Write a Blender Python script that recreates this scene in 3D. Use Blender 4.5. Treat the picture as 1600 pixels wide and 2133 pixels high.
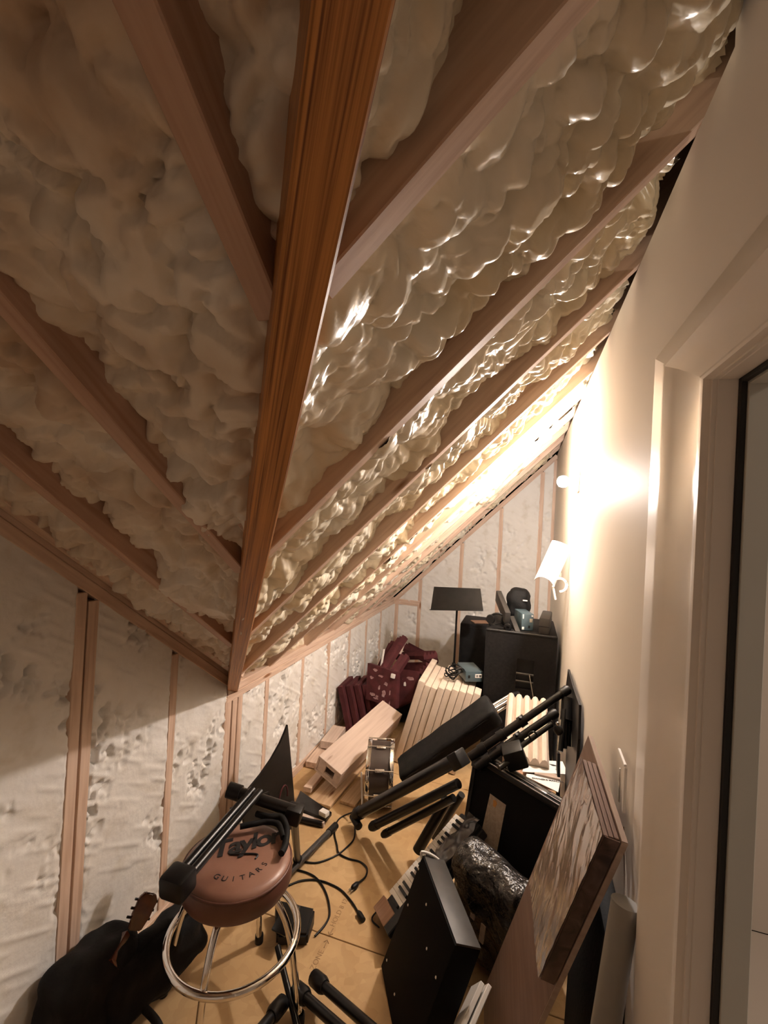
import bpy, bmesh, math, random
import numpy as np
from mathutils import Vector, Matrix

for o in list(bpy.data.objects):
    bpy.data.objects.remove(o)
scene = bpy.context.scene
COL = scene.collection

# ------------------------------------------------------------------ camera
EYE = Vector((0.0, 0.0, 1.70))
FPX, YAW, PITCH, ROLL = 950.0, 0.305, 0.0093, 0.0529

def cam_axes():
    c, s = math.cos(YAW), math.sin(YAW)
    r = Vector((c, s, 0)); f = Vector((-s, c, 0)); u = Vector((0, 0, 1))
    f2 = math.cos(PITCH) * f + math.sin(PITCH) * u
    u2 = -math.sin(PITCH) * f + math.cos(PITCH) * u
    rc = r * math.cos(ROLL) + u2 * math.sin(ROLL)
    uc = -r * math.sin(ROLL) + u2 * math.cos(ROLL)
    return rc, uc, f2
RC, UC, FW = cam_axes()
cam = bpy.data.cameras.new('camera')
cam.sensor_fit = 'HORIZONTAL'; cam.sensor_width = 36.0; cam.lens = 36.0 * FPX / 1600.0
cam.clip_start = 0.02; cam.clip_end = 60
cam_o = bpy.data.objects.new('camera', cam); COL.objects.link(cam_o)
cam_o.matrix_world = Matrix(((RC.x, UC.x, -FW.x, EYE.x), (RC.y, UC.y, -FW.y, EYE.y),
                             (RC.z, UC.z, -FW.z, EYE.z), (0, 0, 0, 1)))
scene.camera = cam_o

def at(px, py, X=None, Y=None, Z=None):
    """sight line of a photo pixel met with a plane of the room (metres)"""
    d = RC * ((px - 800) / FPX) - UC * ((py - 1066.5) / FPX) + FW
    if X is not None: t = (X - EYE.x) / d.x
    elif Y is not None: t = (Y - EYE.y) / d.y
    else: t = (Z - EYE.z) / d.z
    return EYE + d * t

# ------------------------------------------------------------------ world, exposure
w = bpy.data.worlds.new('world'); scene.world = w; w.use_nodes = True
w.node_tree.nodes['Background'].inputs[0].default_value = (1, .93, .85, 1)
w.node_tree.nodes['Background'].inputs[1].default_value = 0.0
scene.view_settings.view_transform = 'Standard'
scene.view_settings.look = 'None'
scene.view_settings.gamma = 1.0
scene.view_settings.use_curve_mapping = False
scene.view_settings.exposure = 0.0
LAMP_POWER = 73.0            # bare bulb on the right wall
LAMP_COL = (1.0, 0.90, 0.84)
HALL_FILL_POWER = 10.0             # unseen fill lamp in the room beyond the door

# ------------------------------------------------------------------ room measures
XW, XR = -1.357, 0.257       # knee wall, drywall
YC, Z0 = 1.961, 0.811        # foot of the valley beam
YE, YB = 4.86, -1.30         # far wall, wall behind the camera
TL = 0.7284                  # slope of the near roof; the far roof rises 1:1
LOFF = 0.035                 # the near rafters sit a little above the valley line
def zR(x): return Z0 + (x - XW)
def zL(y): return Z0 + LOFF + TL * (YC - y)

# ------------------------------------------------------------------ materials
MATS = {}
def mat(name, col, rough=.6, metal=0.0, spec=.5, emit=None, estr=0, coat=0):
    m = bpy.data.materials.new(name); m.use_nodes = True
    b = m.node_tree.nodes['Principled BSDF']
    b.inputs['Base Color'].default_value = (*col, 1)
    b.inputs['Roughness'].default_value = rough
    b.inputs['Metallic'].default_value = metal
    b.inputs['Specular IOR Level'].default_value = spec
    b.inputs['Coat Weight'].default_value = coat
    if emit:
        b.inputs['Emission Color'].default_value = (*emit, 1)
        b.inputs['Emission Strength'].default_value = estr
    MATS[name] = m
    return m
def nd(m, t, **kw):
    n = m.node_tree.nodes.new(t)
    for k, v in kw.items(): setattr(n, k, v)
    return n
def lk(m, a, b): m.node_tree.links.new(a, b)
def ramp(m, stops):
    r = nd(m, 'ShaderNodeValToRGB')
    e = r.color_ramp.elements
    while len(e) > 1: e.remove(e[-1])
    e[0].position = stops[0][0]; e[0].color = (*stops[0][1], 1)
    for p, c in stops[1:]:
        q = e.new(p); q.color = (*c, 1)
    return r
def coords(m, scale=(1, 1, 1), loc=(0, 0, 0)):
    tc = nd(m, 'ShaderNodeTexCoord'); mp = nd(m, 'ShaderNodeMapping')
    mp.inputs['Scale'].default_value = scale; mp.inputs['Location'].default_value = loc
    lk(m, tc.outputs['Object'], mp.inputs['Vector'])
    return mp.outputs[0]
def noisy(name, stops, scale=8, detail=5, rough=.6, stretch=(1, 1, 1), bump=0, bscale=None, bdist=.004, spec=.5, metal=0, coat=0, dist=0, rvar=None):
    """noise through a colour ramp, optional bump"""
    m = mat(name, stops[0][1], rough, metal, spec, coat=coat)
    b = m.node_tree.nodes['Principled BSDF']
    v = coords(m, stretch)
    n = nd(m, 'ShaderNodeTexNoise'); n.inputs['Scale'].default_value = scale; n.inputs['Detail'].default_value = detail
    n.inputs['Distortion'].default_value = dist
    lk(m, v, n.inputs['Vector'])
    r = ramp(m, stops); lk(m, n.outputs[0], r.inputs[0]); lk(m, r.outputs[0], b.inputs['Base Color'])
    if rvar:
        mr = nd(m, 'ShaderNodeMapRange'); mr.inputs[3].default_value = rvar[0]; mr.inputs[4].default_value = rvar[1]
        lk(m, n.outputs[0], mr.inputs[0]); lk(m, mr.outputs[0], b.inputs['Roughness'])
    if bump:
        n2 = nd(m, 'ShaderNodeTexNoise'); n2.inputs['Scale'].default_value = bscale or scale * 3; n2.inputs['Detail'].default_value = 4
        lk(m, v, n2.inputs['Vector'])
        bp = nd(m, 'ShaderNodeBump'); bp.inputs['Strength'].default_value = bump; bp.inputs['Distance'].default_value = bdist
        lk(m, n2.outputs[0], bp.inputs['Height']); lk(m, bp.outputs[0], b.inputs['Normal'])
    return m
def wood(name, dark, light, knots=True, rings=9, rough=.55, warp=3, spec=.4, cross=14):
    """grain runs along local X of the board"""
    m = mat(name, light, rough, spec=spec); b = m.node_tree.nodes['Principled BSDF']
    oi = nd(m, 'ShaderNodeObjectInfo')
    tc = nd(m, 'ShaderNodeTexCoord'); mp = nd(m, 'ShaderNodeMapping')
    add = nd(m, 'ShaderNodeVectorMath', operation='ADD')
    mul = nd(m, 'ShaderNodeVectorMath', operation='SCALE'); mul.inputs['Scale'].default_value = 17.0
    lk(m, oi.outputs['Random'], mul.inputs[0]); lk(m, tc.outputs['Object'], add.inputs[0]); lk(m, mul.outputs[0], add.inputs[1])
    mp.inputs['Scale'].default_value = (.9, cross, cross); lk(m, add.outputs[0], mp.inputs['Vector'])
    n = nd(m, 'ShaderNodeTexNoise'); n.inputs['Scale'].default_value = rings; n.inputs['Detail'].default_value = 6
    n.inputs['Distortion'].default_value = warp * .1
    lk(m, mp.outputs[0], n.inputs['Vector'])
    r = ramp(m, [(.3, dark), (.48, tuple((a + 2 * c) / 3 for a, c in zip(dark, light))), (.62, light), (.8, tuple(min(1, c * 1.08) for c in light))])
    lk(m, n.outputs[0], r.inputs[0])
    out = r.outputs[0]
    if knots:
        mk = nd(m, 'ShaderNodeMapping'); mk.inputs['Scale'].default_value = (1.6, 7, 7); lk(m, add.outputs[0], mk.inputs['Vector'])
        vo = nd(m, 'ShaderNodeTexVoronoi'); vo.inputs['Scale'].default_value = 1.3; lk(m, mk.outputs[0], vo.inputs['Vector'])
        kr = ramp(m, [(.05, (.35, .2, .1)), (.11, (1, 1, 1))]); lk(m, vo.outputs['Distance'], kr.inputs[0])
        mx = nd(m, 'ShaderNodeMix', data_type='RGBA', blend_type='MULTIPLY'); mx.inputs[0].default_value = 1
        lk(m, out, mx.inputs[6]); lk(m, kr.outputs[0], mx.inputs[7]); out = mx.outputs[2]
    lk(m, out, b.inputs['Base Color'])
    bp = nd(m, 'ShaderNodeBump'); bp.inputs['Strength'].default_value = .25; bp.inputs['Distance'].default_value = .002
    lk(m, n.outputs[0], bp.inputs['Height']); lk(m, bp.outputs[0], b.inputs['Normal'])
    return m

wood('stud_wood', (.58, .39, .28), (.77, .58, .45), rings=4)
wood('beam_wood', (.17, .055, .014), (.56, .24, .065), knots=False, rings=4, rough=.42, cross=75)
wood('shaded_rafter_wood', (.44, .26, .17), (.60, .39, .28), rings=4)  # stud wood darkened for the left rafters, their shade put into the colour
wood('plank_wood', (.42, .26, .14), (.62, .43, .26), rings=4)
wood('pale_wood', (.56, .42, .34), (.68, .54, .45), rings=3)
noisy('foam_gloss', [(.3, (.76, .63, .42)), (.5, (.88, .79, .61)), (.7, (.91, .86, .74))], scale=3, rough=.27, bump=.2, bscale=60, bdist=.003, spec=.6)
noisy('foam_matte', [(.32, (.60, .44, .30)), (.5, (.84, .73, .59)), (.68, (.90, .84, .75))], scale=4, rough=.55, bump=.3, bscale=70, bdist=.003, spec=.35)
noisy('foam_cut', [(.3, (.76, .72, .65)), (.45, (.86, .835, .79)), (.7, (.89, .87, .83))], scale=9, rough=.7, bump=.35, bscale=45, bdist=.005, spec=.25)
noisy('drywall', [(.4, (.83, .765, .69)), (.6, (.85, .785, .71))], scale=2, rough=.6, bump=.06, bscale=160, bdist=.001, spec=.3)
mat('trim_paint', (.80, .735, .67), .32)
mat('gasket', (.008, .008, .009), .6)
mat('door_paint', (.52, .52, .48), .4)
mat('hall_paint', (.75, .68, .62), .6)
mat('void', (.02, .015, .012), .9)

# OSB: long flakes
def osb():
    m = mat('osb', (.6, .4, .2), .55, spec=.35); b = m.node_tree.nodes['Principled BSDF']
    v = coords(m)
    n0 = nd(m, 'ShaderNodeTexNoise'); n0.inputs['Scale'].default_value = 7; n0.inputs['Detail'].default_value = 2; lk(m, v, n0.inputs['Vector'])
    ad = nd(m, 'ShaderNodeMix', data_type='VECTOR'); ad.inputs[0].default_value = .12; lk(m, v, ad.inputs[4]); lk(m, n0.outputs['Color'], ad.inputs[5])
    vo = nd(m, 'ShaderNodeTexVoronoi'); vo.inputs['Scale'].default_value = 34; lk(m, ad.outputs[1], vo.inputs['Vector'])
    n = nd(m, 'ShaderNodeTexNoise'); n.inputs['Scale'].default_value = 3; n.inputs['Detail'].default_value = 8; lk(m, v, n.inputs['Vector'])
    r1 = ramp(m, [(0, (.52, .34, .165)), (.5, (.57, .38, .19)), (1, (.62, .42, .215))]); lk(m, vo.outputs['Color'], r1.inputs[0])
    r2 = ramp(m, [(.3, (.80, .74, .66)), (.6, (1, 1, 1))]); lk(m, n.outputs[0], r2.inputs[0])
    mx = nd(m, 'ShaderNodeMix', data_type='RGBA', blend_type='MULTIPLY'); mx.inputs[0].default_value = 1
    lk(m, r1.outputs[0], mx.inputs[6]); lk(m, r2.outputs[0], mx.inputs[7]); lk(m, mx.outputs[2], b.inputs['Base Color'])
    bp = nd(m, 'ShaderNodeBump'); bp.inputs['Strength'].default_value = .12; bp.inputs['Distance'].default_value = .002
    lk(m, vo.outputs['Distance'], bp.inputs['Height']); lk(m, bp.outputs[0], b.inputs['Normal'])
osb()

# ------------------------------------------------------------------ builders
def M(m): return MATS[m] if isinstance(m, str) else m
def put(name, me, m, parent=None, mw=None):
    o = bpy.data.objects.new(name, me); COL.objects.link(o)
    if m and not me.materials: me.materials.append(M(m))
    if parent is not None:
        o.parent = parent
        o.matrix_parent_inverse = inv_world(parent)
    if mw is not None: o.matrix_basis = mw
    return o
def world_of(o):
    if o.parent is None: return o.matrix_basis.copy()
    return world_of(o.parent) @ o.matrix_parent_inverse @ o.matrix_basis
def inv_world(o): return world_of(o).inverted()
def empty(name, loc=(0, 0, 0), label=None, cat=None, group=None, kind=None):
    o = bpy.data.objects.new(name, None); COL.objects.link(o); o.matrix_basis = Matrix.Translation(Vector(loc))
    o.empty_display_size = .05
    return tag(o, label, cat, group, kind)
def tag(o, label=None, cat=None, group=None, kind=None):
    for k, v in (('label', label), ('category', cat), ('group', group), ('kind', kind)):
        if v: o[k] = v
    return o
def mesh_of(bm, name, smooth=False, auto=None):
    bmesh.ops.recalc_face_normals(bm, faces=bm.faces)
    me = bpy.data.meshes.new(name); bm.to_mesh(me); bm.free()
    if smooth or auto:
        for p in me.polygons: p.use_smooth = True
    if auto: me.set_sharp_from_angle(angle=math.radians(auto))
    return me
def frame(o, x, z=None, y=None):
    """right-handed matrix from origin, x axis and an approximate other axis"""
    x = Vector(x).normalized()
    if z is not None:
        z = Vector(z); z = (z - x * z.dot(x)).normalized(); y = z.cross(x)
    else:
        y = Vector(y); y = (y - x * y.dot(x)).normalized(); z = x.cross(y)
    o = Vector(o)
    return Matrix(((x.x, y.x, z.x, o.x), (x.y, y.y, z.y, o.y), (x.z, y.z, z.z, o.z), (0, 0, 0, 1)))
def bm_box(bm, lo, hi, bev=0, seg=2):
    v = [bm.verts.new((x, y, z)) for x in (lo[0], hi[0]) for y in (lo[1], hi[1]) for z in (lo[2], hi[2])]
    f = [(0, 1, 3, 2), (4, 6, 7, 5), (0, 4, 5, 1), (2, 3, 7, 6), (0, 2, 6, 4), (1, 5, 7, 3)]
    fs = [bm.faces.new([v[i] for i in q]) for q in f]
    if bev:
        es = list({e for q in fs for e in q.edges})
        bmesh.ops.bevel(bm, geom=es, offset=bev, segments=seg, affect='EDGES', profile=.5)
def box(name, lo, hi, m, parent=None, mw=None, bev=0, seg=2):
    bm = bmesh.new(); bm_box(bm, lo, hi, bev, seg)
    return put(name, mesh_of(bm, name, auto=35 if bev else None), m, parent, mw)
def board(name, a, b, wdt, thk, m, parent=None, up=(0, 0, 1), bev=.002, along=0):
    """board whose length runs a->b; width across, thickness along up (top face on the line)"""
    a, b = Vector(a), Vector(b); L = (b - a).length
    return box(name, (0, -wdt / 2, -thk), (L, wdt / 2, 0), m, parent, frame(a, b - a, z=up), bev, 1)
def prism(name, pts, h, m, parent=None, mw=None, bev=0):
    """closed outline in local XY extruded h along local Z"""
    bm = bmesh.new()
    lo = [bm.verts.new((p[0], p[1], 0)) for p in pts]; hi = [bm.verts.new((p[0], p[1], h)) for p in pts]
    n = len(pts); bm.faces.new(lo[::-1]); bm.faces.new(hi)
    for i in range(n): bm.faces.new((lo[i], lo[(i + 1) % n], hi[(i + 1) % n], hi[i]))
    if bev: bmesh.ops.bevel(bm, geom=list(bm.edges), offset=bev, segments=2, affect='EDGES')
    return put(name, mesh_of(bm, name, auto=35 if bev else None), m, parent, mw)
def quadslab(name, q, n, h, m, parent=None):
    """four world corners thickened by h along -n"""
    q = [Vector(p) for p in q]; n = Vector(n).normalized() * h
    bm = bmesh.new(); c = sum(q, Vector()) / 4
    a = [bm.verts.new(p - c) for p in q]; b = [bm.verts.new(p - n - c) for p in q]
    bm.faces.new(a); bm.faces.new(b[::-1])
    for i in range(4): bm.faces.new((a[i], b[i], b[(i + 1) % 4], a[(i + 1) % 4]))
    return put(name, mesh_of(bm, name), m, parent, Matrix.Translation(c))
def smooth_pts(pts, n=8, closed=False):
    pts = [Vector(p) for p in pts]
    if len(pts) < 3: return pts
    out = []; N = len(pts)
    rng = range(N if closed else N - 1)
    for i in rng:
        p0 = pts[(i - 1) % N] if closed or i > 0 else pts[0]
        p1 = pts[i]; p2 = pts[(i + 1) % N]
        p3 = pts[(i + 2) % N] if closed or i + 2 < N else pts[-1]
        for k in range(n):
            t = k / n
            out.append(.5 * ((2 * p1) + (p2 - p0) * t + (2 * p0 - 5 * p1 + 4 * p2 - p3) * t * t + (3 * p1 - p0 - 3 * p2 + p3) * t ** 3))
    if not closed: out.append(pts[-1])
    return out
def bm_tube(bm, pts, r, seg=10, closed=False, cap=True):
    pts = [Vector(p) for p in pts]; N = len(pts)
    rs = r if isinstance(r, (list, tuple)) else [r] * N
    rings = []; ref = None
    for i, p in enumerate(pts):
        if closed: t = pts[(i + 1) % N] - pts[i - 1]
        else: t = pts[min(i + 1, N - 1)] - pts[max(i - 1, 0)]
        if t.length < 1e-9: t = Vector((0, 0, 1))
        t.normalize()
        if ref is None:
            ref = Vector((0, 0, 1)) if abs(t.z) < .9 else Vector((1, 0, 0))
        ref = (ref - t * ref.dot(t)).normalized(); bi = t.cross(ref)
        rings.append([bm.verts.new(p + (ref * math.cos(a) + bi * math.sin(a)) * rs[i]) for a in [2 * math.pi * k / seg for k in range(seg)]])
    for i in range(N if closed else N - 1):
        A, B = rings[i], rings[(i + 1) % N]
        for k in range(seg): bm.faces.new((A[k], A[(k + 1) % seg], B[(k + 1) % seg], B[k]))
    if cap and not closed:
        bm.faces.new(rings[0][::-1]); bm.faces.new(rings[-1])
def tube(name, pts, r, m, parent=None, seg=12, closed=False, smooth=0):
    pts = [Vector(p) for p in pts]
    if smooth:
        n0 = len(pts); pts = smooth_pts(pts, smooth, closed)
        if isinstance(r, (list, tuple)):
            r = [float(np.interp(i / smooth, range(n0), r)) for i in range(len(pts))]
    c = pts[0].copy() if not closed else sum(pts, Vector()) / len(pts)
    bm = bmesh.new(); bm_tube(bm, [p - c for p in pts], r, seg, closed)
    return put(name, mesh_of(bm, name, auto=50), m, parent, Matrix.Translation(c))
def lathe(name, prof, m, parent=None, mw=None, seg=40):
    """profile [(r,z)] turned about local Z"""
    bm = bmesh.new(); rings = []
    for r, z in prof:
        if r < 1e-6: rings.append([bm.verts.new((0, 0, z))])
        else: rings.append([bm.verts.new((r * math.cos(2 * math.pi * k / seg), r * math.sin(2 * math.pi * k / seg), z)) for k in range(seg)])
    for A, B in zip(rings[:-1], rings[1:]):
        for k in range(seg):
            a = A[k % len(A)], A[(k + 1) % len(A)]; b = B[k % len(B)], B[(k + 1) % len(B)]
            vs = []
            for v in (a[0], a[1], b[1], b[0]):
                if v not in vs: vs.append(v)
            if len(vs) >= 3: bm.faces.new(vs)
    return put(name, mesh_of(bm, name, auto=40), m, parent, mw)
def text(name, s, size, mw, m, parent=None, ext=.0006, align='CENTER', shear=0, bold=0, space=1):
    c = bpy.data.curves.new(name, 'FONT'); c.body = s; c.size = size; c.extrude = ext; c.align_x = align; c.align_y = 'CENTER'
    c.shear = shear; c.offset = bold; c.space_character = space; c.resolution_u = 3
    t = bpy.data.objects.new('tmp_text', c); COL.objects.link(t)
    dg = bpy.context.evaluated_depsgraph_get()
    me = bpy.data.meshes.new_from_object(t.evaluated_get(dg))
    bpy.data.objects.remove(t); bpy.data.curves.remove(c)
    me.materials.clear()
    return put(name, me, m, parent, mw)

# ------------------------------------------------------------------ sprayed foam height fields
def domes(U, V, s, seed, stretch=1.0, skew=0.0):
    """packed rounded lumps, 0..1, on grid coordinates U,V (metres)"""
    rs = np.random.RandomState(seed)
    T = rs.rand(64, 64, 3)
    u = U / (s * stretch); v = V / s
    iu = np.floor(u).astype(int); iv = np.floor(v).astype(int)
    best = np.zeros_like(U)
    for du in (-1, 0, 1):
        for dv in (-1, 0, 1):
            cu, cv = iu + du, iv + dv
            j = T[cu % 64, cv % 64]
            dx = u - (cu + j[..., 0]); dy = v - (cv + j[..., 1])
            R = .50 + .42 * j[..., 2]
            q = (dx * dx + dy * dy) / (R * R)
            h = np.sqrt(np.clip(1 - q, 0, 1)) * (.65 + .35 * j[..., 2])
            if skew: h = h * (1 + skew * np.clip(dx / R, -1, 1))
            best = np.maximum(best, h)
    return best
def vnoise(U, V, s, seed):
    rs = np.random.RandomState(seed); T = rs.rand(64, 64)
    u = U / s; v = V / s
    iu = np.floor(u).astype(int); iv = np.floor(v).astype(int)
    fu = u - iu; fv = v - iv; fu = fu * fu * (3 - 2 * fu); fv = fv * fv * (3 - 2 * fv)
    a = T[iu % 64, iv % 64]; b = T[(iu + 1) % 64, iv % 64]; c = T[iu % 64, (iv + 1) % 64]; d = T[(iu + 1) % 64, (iv + 1) % 64]
    return (a * (1 - fu) + b * fu) * (1 - fv) + (c * (1 - fu) + d * fu) * fv
def sheet(name, o, eu, ev, en, lu, lv, hfun, m, parent=None, res=.011, keep=None):
    """height-field sheet: o + u*eu + v*ev + h*en"""
    o, eu, ev, en = (np.array(Vector(q)) for q in (o, eu, ev, en))
    nu, nv = max(2, int(lu / res) + 1), max(2, int(lv / res) + 1)
    U, V = np.meshgrid(np.linspace(0, lu, nu), np.linspace(0, lv, nv), indexing='ij')
    Hh = hfun(U, V)
    Pw = o + U[..., None] * eu + V[..., None] * ev + Hh[..., None] * en
    idx = np.arange(nu * nv).reshape(nu, nv)
    F = np.stack([idx[:-1, :-1], idx[1:, :-1], idx[1:, 1:], idx[:-1, 1:]], -1).reshape(-1, 4)
    P = Pw.reshape(-1, 3)
    if keep is not None:
        F = F[keep(P[F].mean(1))]
        used = np.unique(F); mp = -np.ones(len(P), int); mp[used] = np.arange(len(used)); P = P[used]; F = mp[F]
    if len(F) == 0: return None
    c = P.mean(0)
    me = bpy.data.meshes.new(name); me.from_pydata((P - c).tolist(), [], F.tolist())
    me.polygons.foreach_set('use_smooth', [True] * len(me.polygons)); me.update()
    return put(name, me, m, parent, Matrix.Translation(Vector(c)))

# ================================================================== SETTING
# ---- floor: OSB panels
floor = empty('floor', (0, 0, 0), kind='structure')
seam = at(681, 1948, Z=0).y            # joint seen between two sheets
for (x0, x1, y0, y1) in [(XW - .1, XR + .12, seam + .002, seam + 1.22), (XW - .1, XR + .12, seam + 1.2235, YE + .1),
                         (XW - .1, XR + .12, seam - 1.22, seam - .002), (XW - .1, XR + .12, YB - .1, seam - 1.2235)]:
    box('subfloor_panel', (x0, y0, -.022), (x1, y1, 0), 'osb', floor, bev=.0015, seg=1)

# ---- right wall (drywall), door opening between YD0 and YD1
YD0, YD1, ZD = -0.06, 0.775, 1.93
wr = empty('wall_right', (XR, 2, 0), kind='structure')
T_ = at(1590, 1400, Y=.765).x - XR
box('drywall_sheet', (XR, YD1 + .0, -.02), (XR + T_, YE + .05, zR(XR) - .01), 'drywall', wr)
box('drywall_sheet', (XR, YB - .1, -.02), (XR + T_, YD0, 3.4), 'drywall', wr)
box('drywall_sheet', (XR, YD0, ZD), (XR + T_, YD1, zR(XR) + .6), 'drywall', wr)
# drywall above the far roof line near the valley (gap closed with framing)
# ---- casing: profile strips along the jamb and head
def casing():
    t = empty('trim_1', (XR, .9, 0), kind='structure')
    prof = [(1.149, 0), (1.135, .004), (1.010, .013), (1.002, .020), (.985, .0215), (.945, .0155), (.930, .013), (.86, .0125), (.815, .0135), (.80, .017), (.787, .017), (.782, .008), (.776, .008), (.776, -.002)]
    zt = 2.085
    bm = bmesh.new(); rings = []
    for zz in ('b', 't'):
        pass
    # vertical leg, mitred at the head: height rises with distance from the opening
    for k, (y, p) in enumerate(prof):
        ztop = 1.925 + (y - .776) * .43
        rings.append((bm.verts.new((XR - p, y, 0)), bm.verts.new((XR - p, y, ztop))))
    for a, b in zip(rings[:-1], rings[1:]): bm.faces.new((a[0], a[1], b[1], b[0]))
    me = mesh_of(bm, 'casing_leg', auto=25); put('casing_leg', me, 'trim_paint', t)
    bm = bmesh.new(); rings = []
    for k, (y, p) in enumerate(prof):
        ztop = 1.925 + (y - .776) * .43
        rings.append((bm.verts.new((XR - p, y, ztop)), bm.verts.new((XR - p, YD0 - .1, ztop))))
    for a, b in zip(rings[:-1], rings[1:]): bm.faces.new((a[0], a[1], b[1], b[0]))
    put('casing_head', mesh_of(bm, 'casing_head', auto=25), 'trim_paint', t)
casing()
# ---- door frame: jamb, black gasket, door edge
d1 = empty('door_1', (XR, YD1, 0), kind='structure')
def jamb(name, x0, x1, y, m, zt, ydep=.02):
    box(name, (x0, y, 0), (x1, y + ydep, zt + ydep), m, d1, bev=.001, seg=1)
    box(name, (x0, YD0, zt), (x1, y, zt + ydep), m, d1, bev=.001, seg=1)
XG0, XG1 = at(1514, 1400, Y=.772).x, at(1531, 1400, Y=.768).x
jamb('jamb', XR - .002, XG0, .774, 'trim_paint', 1.924, .02)
jamb('gasket', XG0, XG1, .768, 'gasket', 1.918, .02)
XD1 = at(1590, 1400, Y=.765).x
jamb('door_stop', XG1, XD1, .764, 'door_paint', 1.914, .02)
# ---- room beyond the door
hall = empty('wall_hall', (1.6, .5, 0), kind='structure')
box('hall_floor', (XR + .0, -1.5, -.03), (2.2, 2.4, -.004), 'hall_paint', hall)
box('hall_wall', (2.2, -1.5, 0), (2.25, 2.4, 2.5), 'hall_paint', hall)
box('hall_wall', (XR + T_, 2.4, 0), (2.2, 2.45, 2.5), 'hall_paint', hall)
box('hall_wall', (XR + T_, -1.55, 0), (2.2, -1.5, 2.5), 'hall_paint', hall)
box('hall_ceiling', (XR + T_, -1.5, 2.5), (2.2, 2.4, 2.53), 'hall_paint', hall)
# ---- wall behind the camera
box('wall_back', (XW - .2, YB - .06, -.02), (XR + .2, YB, 3.5), 'drywall')['kind'] = 'structure'

# ---- left wall: studs, plates, scraped foam bays
SD = .09                              # stud depth
wl = empty('wall_left', (XW, 2, 0), kind='structure')
def cut_h(seed):
    def f(U, V):
        a = vnoise(U, V, .30, seed) * .008
        R1 = U * .86 + V * .5; R2 = -U * .5 + V * .86
        scr = vnoise(R1 * .9, R2 * .16, .016, seed + 2)                   # trowel scrapes
        a += np.clip(scr - .62, 0, 1) * .013
        msk = vnoise(U, V, .20, seed + 4) * .7 + vnoise(U, V, .07, seed + 7) * .3
        pit = vnoise(U * .7, V, .030, seed + 3) * .6 + vnoise(U, V, .014, seed + 6) * .4
        a -= np.clip(msk - .52, 0, 1) * np.clip(pit - .52, 0, 1) * .45
        edge = np.minimum(V, V.max() - V)
        crumb = vnoise(U, V, .013, seed + 8)
        a += np.clip(1 - edge / .035, 0, 1) * np.clip(edge / .011 - .9, 0, 1) * (crumb - .5) * .020 - .010 * np.clip(1 - edge / .012, 0, 1)
        return a - .006
    return f
def stud(a, b, parent=wl, d=(1, 0, 0), wdt=.038):
    """stud with its face on the line a-b, depth behind"""
    return board('stud', a, b, wdt, SD, 'stud_wood', parent, up=d)
PLB, PLT = .742, .806                # knee wall double plate
plate_y0 = YC - .0
low_studs = [2.035, 2.29, 2.72, 3.14, 3.55, 3.97, 4.40]
for y in low_studs: stud((XW, y, .045), (XW, y, PLB))
stud((XW, 1.935, .045), (XW, 1.935, PLB + .03), wdt=.05); stud((XW, 1.99, .045), (XW, 1.99, PLB))
board('sill_plate', (XW + .012, YB, .022), (XW + .012, YE, .022), .045, .10, 'stud_wood', wl, up=(1, 0, 0))
board('top_plate', (XW + .001, YC - .04, PLB + .019), (XW + .001, YE, PLB + .019), .037, SD, 'stud_wood', wl, up=(1, 0, 0))
board('top_plate', (XW - .002, YC - .03, PLB + .057), (XW - .002, YE, PLB + .057), .037, SD, 'stud_wood', wl, up=(1, 0, 0))
def zrake(y): return Z0 - .012 + TL * (YC - y)
hi_studs = [1.555, 1.12, 1.165, .72, .30, -.12, -.54, -.96]
for y in hi_studs: stud((XW, y, .045), (XW, y, zrake(y) - .01))
for k in range(2):
    c = math.cos(math.atan(TL)); off = (.019 + .039 * k) / c
    board('rake_plate', (XW + .002 - .003 * k, YC + .01, zrake(YC + .01) + off), (XW + .002 - .003 * k, YB, zrake(YB) + off), .038, SD, 'stud_wood', wl, up=(1, 0, 0))
# foam in the wall bays
ys = sorted([y for y in low_studs] + [1.99])
edges = [1.99] + low_studs[0:1] + low_studs[1:]
edges = sorted(set(edges)) + [YE + .02]
for i, (a, b) in enumerate(zip(edges[:-1], edges[1:])):
    if b - a < .06: continue
    sheet('foam_bay', (XW, a + .008, .045), (0, 0, 1), (0, 1, 0), (1, 0, 0), PLB - .045, b - a - .016, cut_h(40 + i * 9), 'foam_cut', wl, .006)
hs = sorted(hi_studs) + [1.935]
hs = [YB] + hs
for i, (a, b) in enumerate(zip(hs[:-1], hs[1:])):
    if b - a < .06: continue
    top = zrake(a) + .02
    sheet('foam_bay', (XW, a + .008, .045), (0, 0, 1), (0, 1, 0), (1, 0, 0), top - .045, b - a - .016, cut_h(140 + i * 9), 'foam_cut', wl, .006,
          keep=lambda P: P[:, 2] < Z0 - .002 + TL * (YC - P[:, 1]))

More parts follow.
